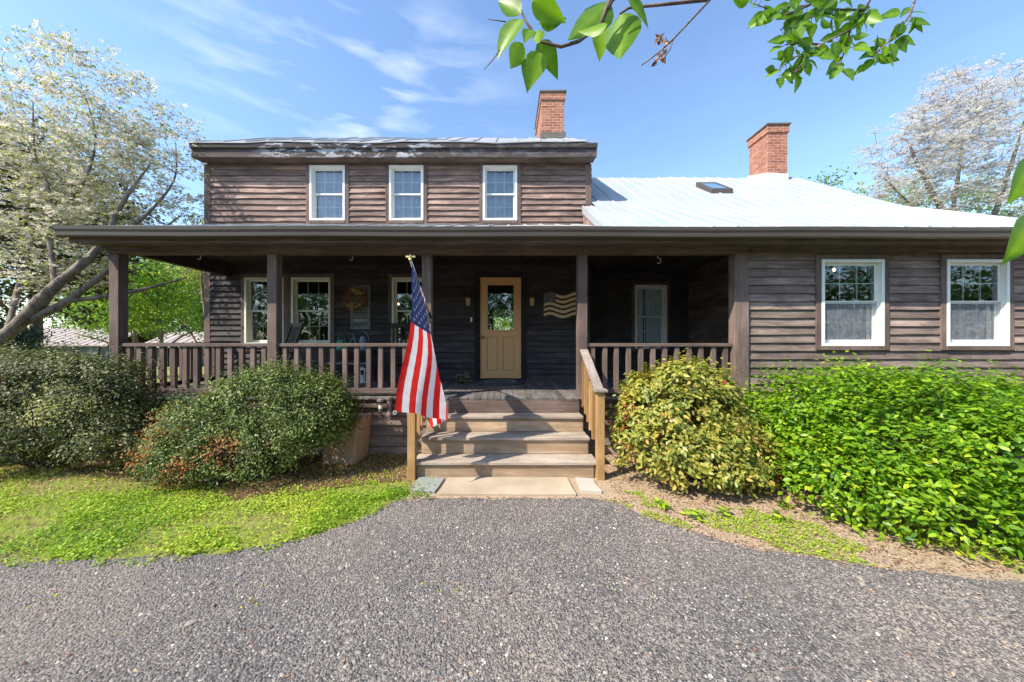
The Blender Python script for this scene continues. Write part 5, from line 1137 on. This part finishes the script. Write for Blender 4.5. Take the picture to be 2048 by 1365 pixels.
# right side: trees behind the wing
tree('flowering_dogwood', (19.5,14.0,-.2), 'white flowering dogwood rising behind the low wing roof',
     [([(19.5,14,-.2),(19.3,14,2.5),(19.0,14,4.6)],.25,.16), ([(19.0,14,4.6),(17.8,13.8,6.6),(16.6,13.6,8.2),(16.0,13.5,9.3)],.14,.03), ([(19.2,14,4.4),(20.4,14.2,7.0),(21.2,14,10.3)],.15,.03),
      ([(18.6,13.9,5.3),(16.6,13.6,6.6),(15.0,13.5,8.0)],.09,.02), ([(18.0,13.8,6.3),(18.6,14,8.6),(18.8,14,10.6)],.08,.02), ([(18.8,13.9,5.0),(17.0,13.6,5.6),(15.6,13.4,6.4)],.06,.015)],
     [(19.6,14,10.2,2.7,1.8,2.9),(16.6,13.7,9.0,1.9,1.4,2.0),(18.0,13.8,10.6,1.6,1.2,1.8),(14.9,13.5,7.3,1.3,.9,.6),(20.8,14,7.6,2.2,1.7,2.0),(17.0,13.6,6.9,1.7,1.2,.9),(15.4,13.5,7.9,.9,.8,.8)],
     800, 9, [('blossom', M['l_bractpink'], FLOWER, 6, .125, (.14,.14,.035), .7, .6)], minr=.012, sub=3, sublen=.42)
for k, (x,y,h,r,lb) in enumerate(((21.0,22,13.4,2.6,'leafy green tree just right of the wing chimney'),(25.8,23,13.6,2.8,'leafy green tree behind the white dogwood'),(30.5,22,12.8,2.8,'leafy green tree at the right edge behind the white dogwood'))): simple_tree('green_tree', x, y, h, r, lb, 'l_green', .20, 230, 34, 70+k, 'green trees behind the wing', low=.1, spread=.42)
# garden tree seen through door and back window
simple_tree('garden_tree', .6, 19, 5.6, 2.6, 'sunny green tree seen through the door glass', 'l_green', .16, 260, 34, 81, low=.02)
# trees behind the camera, mirrored in the window panes
tb_ = simple_tree('yard_tree', -27, -13, 7.8, 5.2, 'leafy yard tree across the driveway, leftmost of eight mirrored in the panes', 'l_wood', .30, 230, 30, 90, 'yard trees across the driveway', low=.02, spread=.6)
for k, (x, y) in enumerate(((-18.5,-14.5),(-11,-13),(-3,-14.5),(5,-13),(13,-14.5),(21,-13.5),(30,-14))): dup(tb_, (x,y,0), k*1.3, 'leafy yard tree across the driveway, %s of eight mirrored in the panes' % (ORD+['eighth'])[k+1])

# ------------------------------------------------------------------ barns, cable
def barn(x0, x1, y0, y1, ze, zr, lab, roofm):
    z0 = float(gz(0,y0)); b = thing('barn', ((x0+x1)/2,y0,z0), lab, 'barn')
    mb = MB(); mb.box(x0+.3,y0+.3,z0-.3,x1-.3,y1-.3,ze); mb.build('wall', M['barnw'], b)
    mb = MB(); yr = (y0+y1)/2; ribbed(mb, x0, x1, [(y0,ze),(y0+(yr-y0)*.5,(ze+zr)/2),(yr,zr),(y1,ze)], .8, .05, .02, .12); mb.build('roof', roofm, b)
    for k in range(5): mb = MB(); x = x0+1+(x1-x0-2)*k/4; mb.box(x-.08, y0+.05, z0-.1, x+.08, y0+.2, ze-.02); mb.build('post', M['trim_dark'], b)
M['barnw'] = wood('barn_board', (0.10,0.12,0.13), (0.22,0.24,0.25), 'z', .9, 3)
barn(-50,-38.2,33,41,1.15,2.85,'long low barn with rust streaked metal roof at the left',M['roof_rust']); barn(-36.5,-30.5,34,41,1.0,2.5,'smaller rusty roofed shed seen through the left porch bay',M['roof_rust'])
mb = MB(); a, b = at(1900,410,9.5), at(2100,388,9.5); a = Vector((7.6, 8.9, 5.2)) if False else a
pts = [a.lerp(b+Vector((6,3,1.2)), t/12)-Vector((0,0,.35*math.sin(math.pi*t/12))) for t in range(13)]; mb.tube(pts, .012, 6)
o = mb.build('power_cable', M['cable'], origin=tuple(a)); tag(o, 'thin black cable crossing in front of the white dogwood at right', 'cable')

# ------------------------------------------------------------------ lilac overhead
lil = thing('lilac_tree', (2.3,-1.2,0), 'lilac with heart shaped leaves hanging into the top of the view', 'tree')
mb = MB(); mb.tube([(2.3,-1.2,-.1),(2.25,-1.15,1.0),(2.0,-.9,2.0),(1.4,-.5,2.65),(0.9,-.15,2.8)],[.07,.06,.05,.035,.02],10)
mb.tube([(2.0,-.9,2.0),(2.4,-.3,2.9),(2.6,.3,3.5),(2.6,1.0,4.0)],[.04,.03,.022,.015],8); mb.build('trunk', M['bark'], lil, smooth=True)
Y1, Y2 = .46, 2.0
def heart(n=9):
    prof = [(0,.0),(.04,.16),(.12,.30),(.25,.385),(.40,.38),(.55,.31),(.70,.215),(.84,.11),(.93,.045),(1,0)]
    v = []; 
    for x, w_ in prof: v += [(x, w_, .07*w_/.38-.12*x*x), (x, w_*.5, .022*w_/.38-.12*x*x), (x, 0, -.12*x*x), (x, -w_*.5, .022*w_/.38-.12*x*x), (x, -w_, .07*w_/.38-.12*x*x)]
    v = np.array(v); v[:,2] += .012*np.sin(v[:,0]*22)*np.abs(v[:,1])/.38
    f = [(i*5+j, i*5+j+1, (i+1)*5+j+1, (i+1)*5+j) for i in range(len(prof)-1) for j in range(4)]
    return v, np.array(f)
HEART = heart()
L1 = [((1041,39),(996,122)),((1046,87),(1019,140)),((1060,122),(1040,202)),((1078,83),(1119,153)),((1078,105),(1070,141)),((1040,30),(1003,18)),((1064,4),(1117,2)),((1078,50),(1099,14)),((1082,50),(1124,28)),((1218,3),(1140,60)),((1214,50),(1165,86)),((1205,55),(1202,116)),((1244,26),(1236,104)),((1255,-3),(1320,20)),((1243,30),(1264,6)),((1075,60),(1077,88)),((1035,-12),(1040,16)),((1060,60),(1050,100)),((1105,-22),(1075,18))]
P = []; Dv = []; Nv = []; S = []; Vv = []
for k, (a, b) in enumerate(L1):
    Y = Y1+random.uniform(-.05,.05); pa, pb = at(*a, Y), at(*b, Y+random.uniform(-.03,.03)); d = pb-pa; P.append(pa); Dv.append(d); S.append(d.length*1.03)
    nn = Vector((random.gauss(0,.45), -1, random.gauss(.25,.35))); Nv.append(nn if random.random() < .75 else -nn); Vv.append(random.uniform(.15,.95))
for (a, b) in (((2062,322),(2021,400)),((2064,436),(2012,520)),((2064,225),(2046,250))):
    pa, pb = at(*a, .62), at(*b, .62); P.append(pa); Dv.append(pb-pa); S.append((pb-pa).length*1.12); Nv.append(Vector((.0,-1,.12))); Vv.append(.6)
br1 = [(1230,-30),(1200,50),(1158,83),(1122,94),(1078,83),(1053,46),(1035,6),(1032,-40)]
br2 = [(1470,-60),(1416,0),(1320,10),(1258,16),(1240,28)]; br3 = [(1440,-20),(1420,0),(1347,78),(1318,105),(1283,131)]
mb = MB()
for br, r0, r1 in ((br1,.0028,.0013),(br2,.0026,.0014),(br3,.0018,.0008),([(1290,-60),(1225,0),(1215,20)],.003,.0022),([(1012,44),(975,39)],.0008,.0005),([(1000,100),(984,122),(968,140)],.0009,.0004),([(1347,78),(1340,100),(1325,120)],.0008,.0004),([(1060,52),(1078,83)],.0012,.001)):
    pts = [at(*q, Y1) for q in br]; mb.tube(pts, [r0+(r1-r0)*i/(len(pts)-1) for i in range(len(pts))], 6)
for q, e_ in (((1230,-30),.0028),((1290,-60),.003),((1470,-60),.0026),((1440,-20),.0018),((1032,-40),.0013)):
    a = at(*q, Y1); mb.tube([a, a.lerp(Vector((0.9,-.15,2.8)), .4)+Vector((0,0,.12)), Vector((0.9,-.15,2.8))],[e_,.005,.009],6)
a = at(2066,320,.62); mb.tube([at(2064,436,.62), at(2080,380,.62), a, a+Vector((.05,0,.4)), Vector((1.6,.0,2.7))],[.0015,.002,.002,.004,.006],6)
mb.tube([at(2064,225,.62), a+Vector((.02,0,.15))], .0015, 5)
mb.build('branches', M['twig'], lil, smooth=True); mb = MB()
clus = [[(1760,-40),(1730,20),(1700,60),(1640,90),(1580,120),(1560,140)],[(1840,-30),(1820,30),(1790,70),(1760,100),(1745,115)],[(1700,60),(1690,100),(1680,130)],[(1760,-40),(1690,-10),(1620,10),(1540,20),(1500,5)],[(1640,90),(1600,85),(1570,90)],[(1620,10),(1570,30),(1530,35)],[(1730,20),(1660,20),(1600,45),(1560,60)],[(1640,90),(1610,120),(1590,145)]]
for br in clus:
    pts = [at(*q, Y2+random.uniform(-.04,.04)) for q in br]; mb.tube(pts, [.007+(.0025-.007)*i/(len(pts)-1) for i in range(len(pts))], 6)
    for i in range(len(pts)-1):
        for t in (0.1,.27,.44,.61,.78,.95):
            if br[i][1] < -20 and t < .5: continue
            for s_ in (-1,1):
                if random.random() < .38: continue
                d = (pts[i+1]-pts[i]).normalized()*.5+Vector((s_*random.uniform(.2,1.3), random.gauss(0,.5), random.uniform(-1.1,.45))); p = pts[i].lerp(pts[i+1], t); q = p+d.normalized()*random.uniform(.02,.05); mb.tube([p,q],[.0014,.0011],4); p = q; P.append(p); Dv.append(d); S.append(random.uniform(.065,.108)); nn = Vector((random.gauss(0,.45), -1, random.gauss(.1,.4))); Nv.append(nn if random.random() < .7 else -nn); Vv.append(random.uniform(0,.8))
for q in ((1760,-40),(1840,-30)):
    a = at(*q, Y2); mb.tube([a, a.lerp(Vector((2.6,1.0,4.0)), .5)+Vector((0,0,.08)), Vector((2.6,1.0,4.0))],[.007,.009,.014],6)
mb.build('branches', M['twig'], lil, smooth=True)
sd_ = []
for q in ((1325,75),(1318,80),(1333,82),(1322,116),(1330,108),(1314,120)): sd_ += [tuple(at(*q, Y1)+Vector((random.gauss(0,.002),random.gauss(0,.002),random.gauss(0,.002)))) for _ in range(6)]
scatter('seed_heads', sd_, unit(len(sd_)), .010, DIAM, M['l_litter'], lil, (2.3,-1.2,0))
VM = np.tile([-.12,0,.38,0,-.12], 10)+np.repeat(np.array([.1,-.06]*5), 5)
k1 = len(L1)+3; HN = (HEART[0]*np.array([1,.74,1]), HEART[1])
scatter('foliage', [tuple(p) for p in P[:k1]], [tuple(x) for x in Nv[:k1]], np.array(S[:k1]), HN, M['l_lilac'], lil, (2.3,-1.2,0), np.array(Vv[:k1]), dirv=[tuple(x) for x in Dv[:k1]], smooth=True, vmod=VM)
P, Nv, S, Vv, Dv = P[k1:], Nv[k1:], S[k1:], Vv[k1:], Dv[k1:]; HEART = (HEART[0]*np.array([1,.8,1]), HEART[1])
scatter('foliage', [tuple(p) for p in P], [tuple(x) for x in Nv], np.array(S), HEART, M['l_lilac'], lil, (2.3,-1.2,0), np.array(Vv), dirv=[tuple(x) for x in Dv], smooth=True, vmod=VM)
print('verts', sum(len(m.vertices) for m in bpy.data.meshes), 'objs', len(bpy.data.objects))
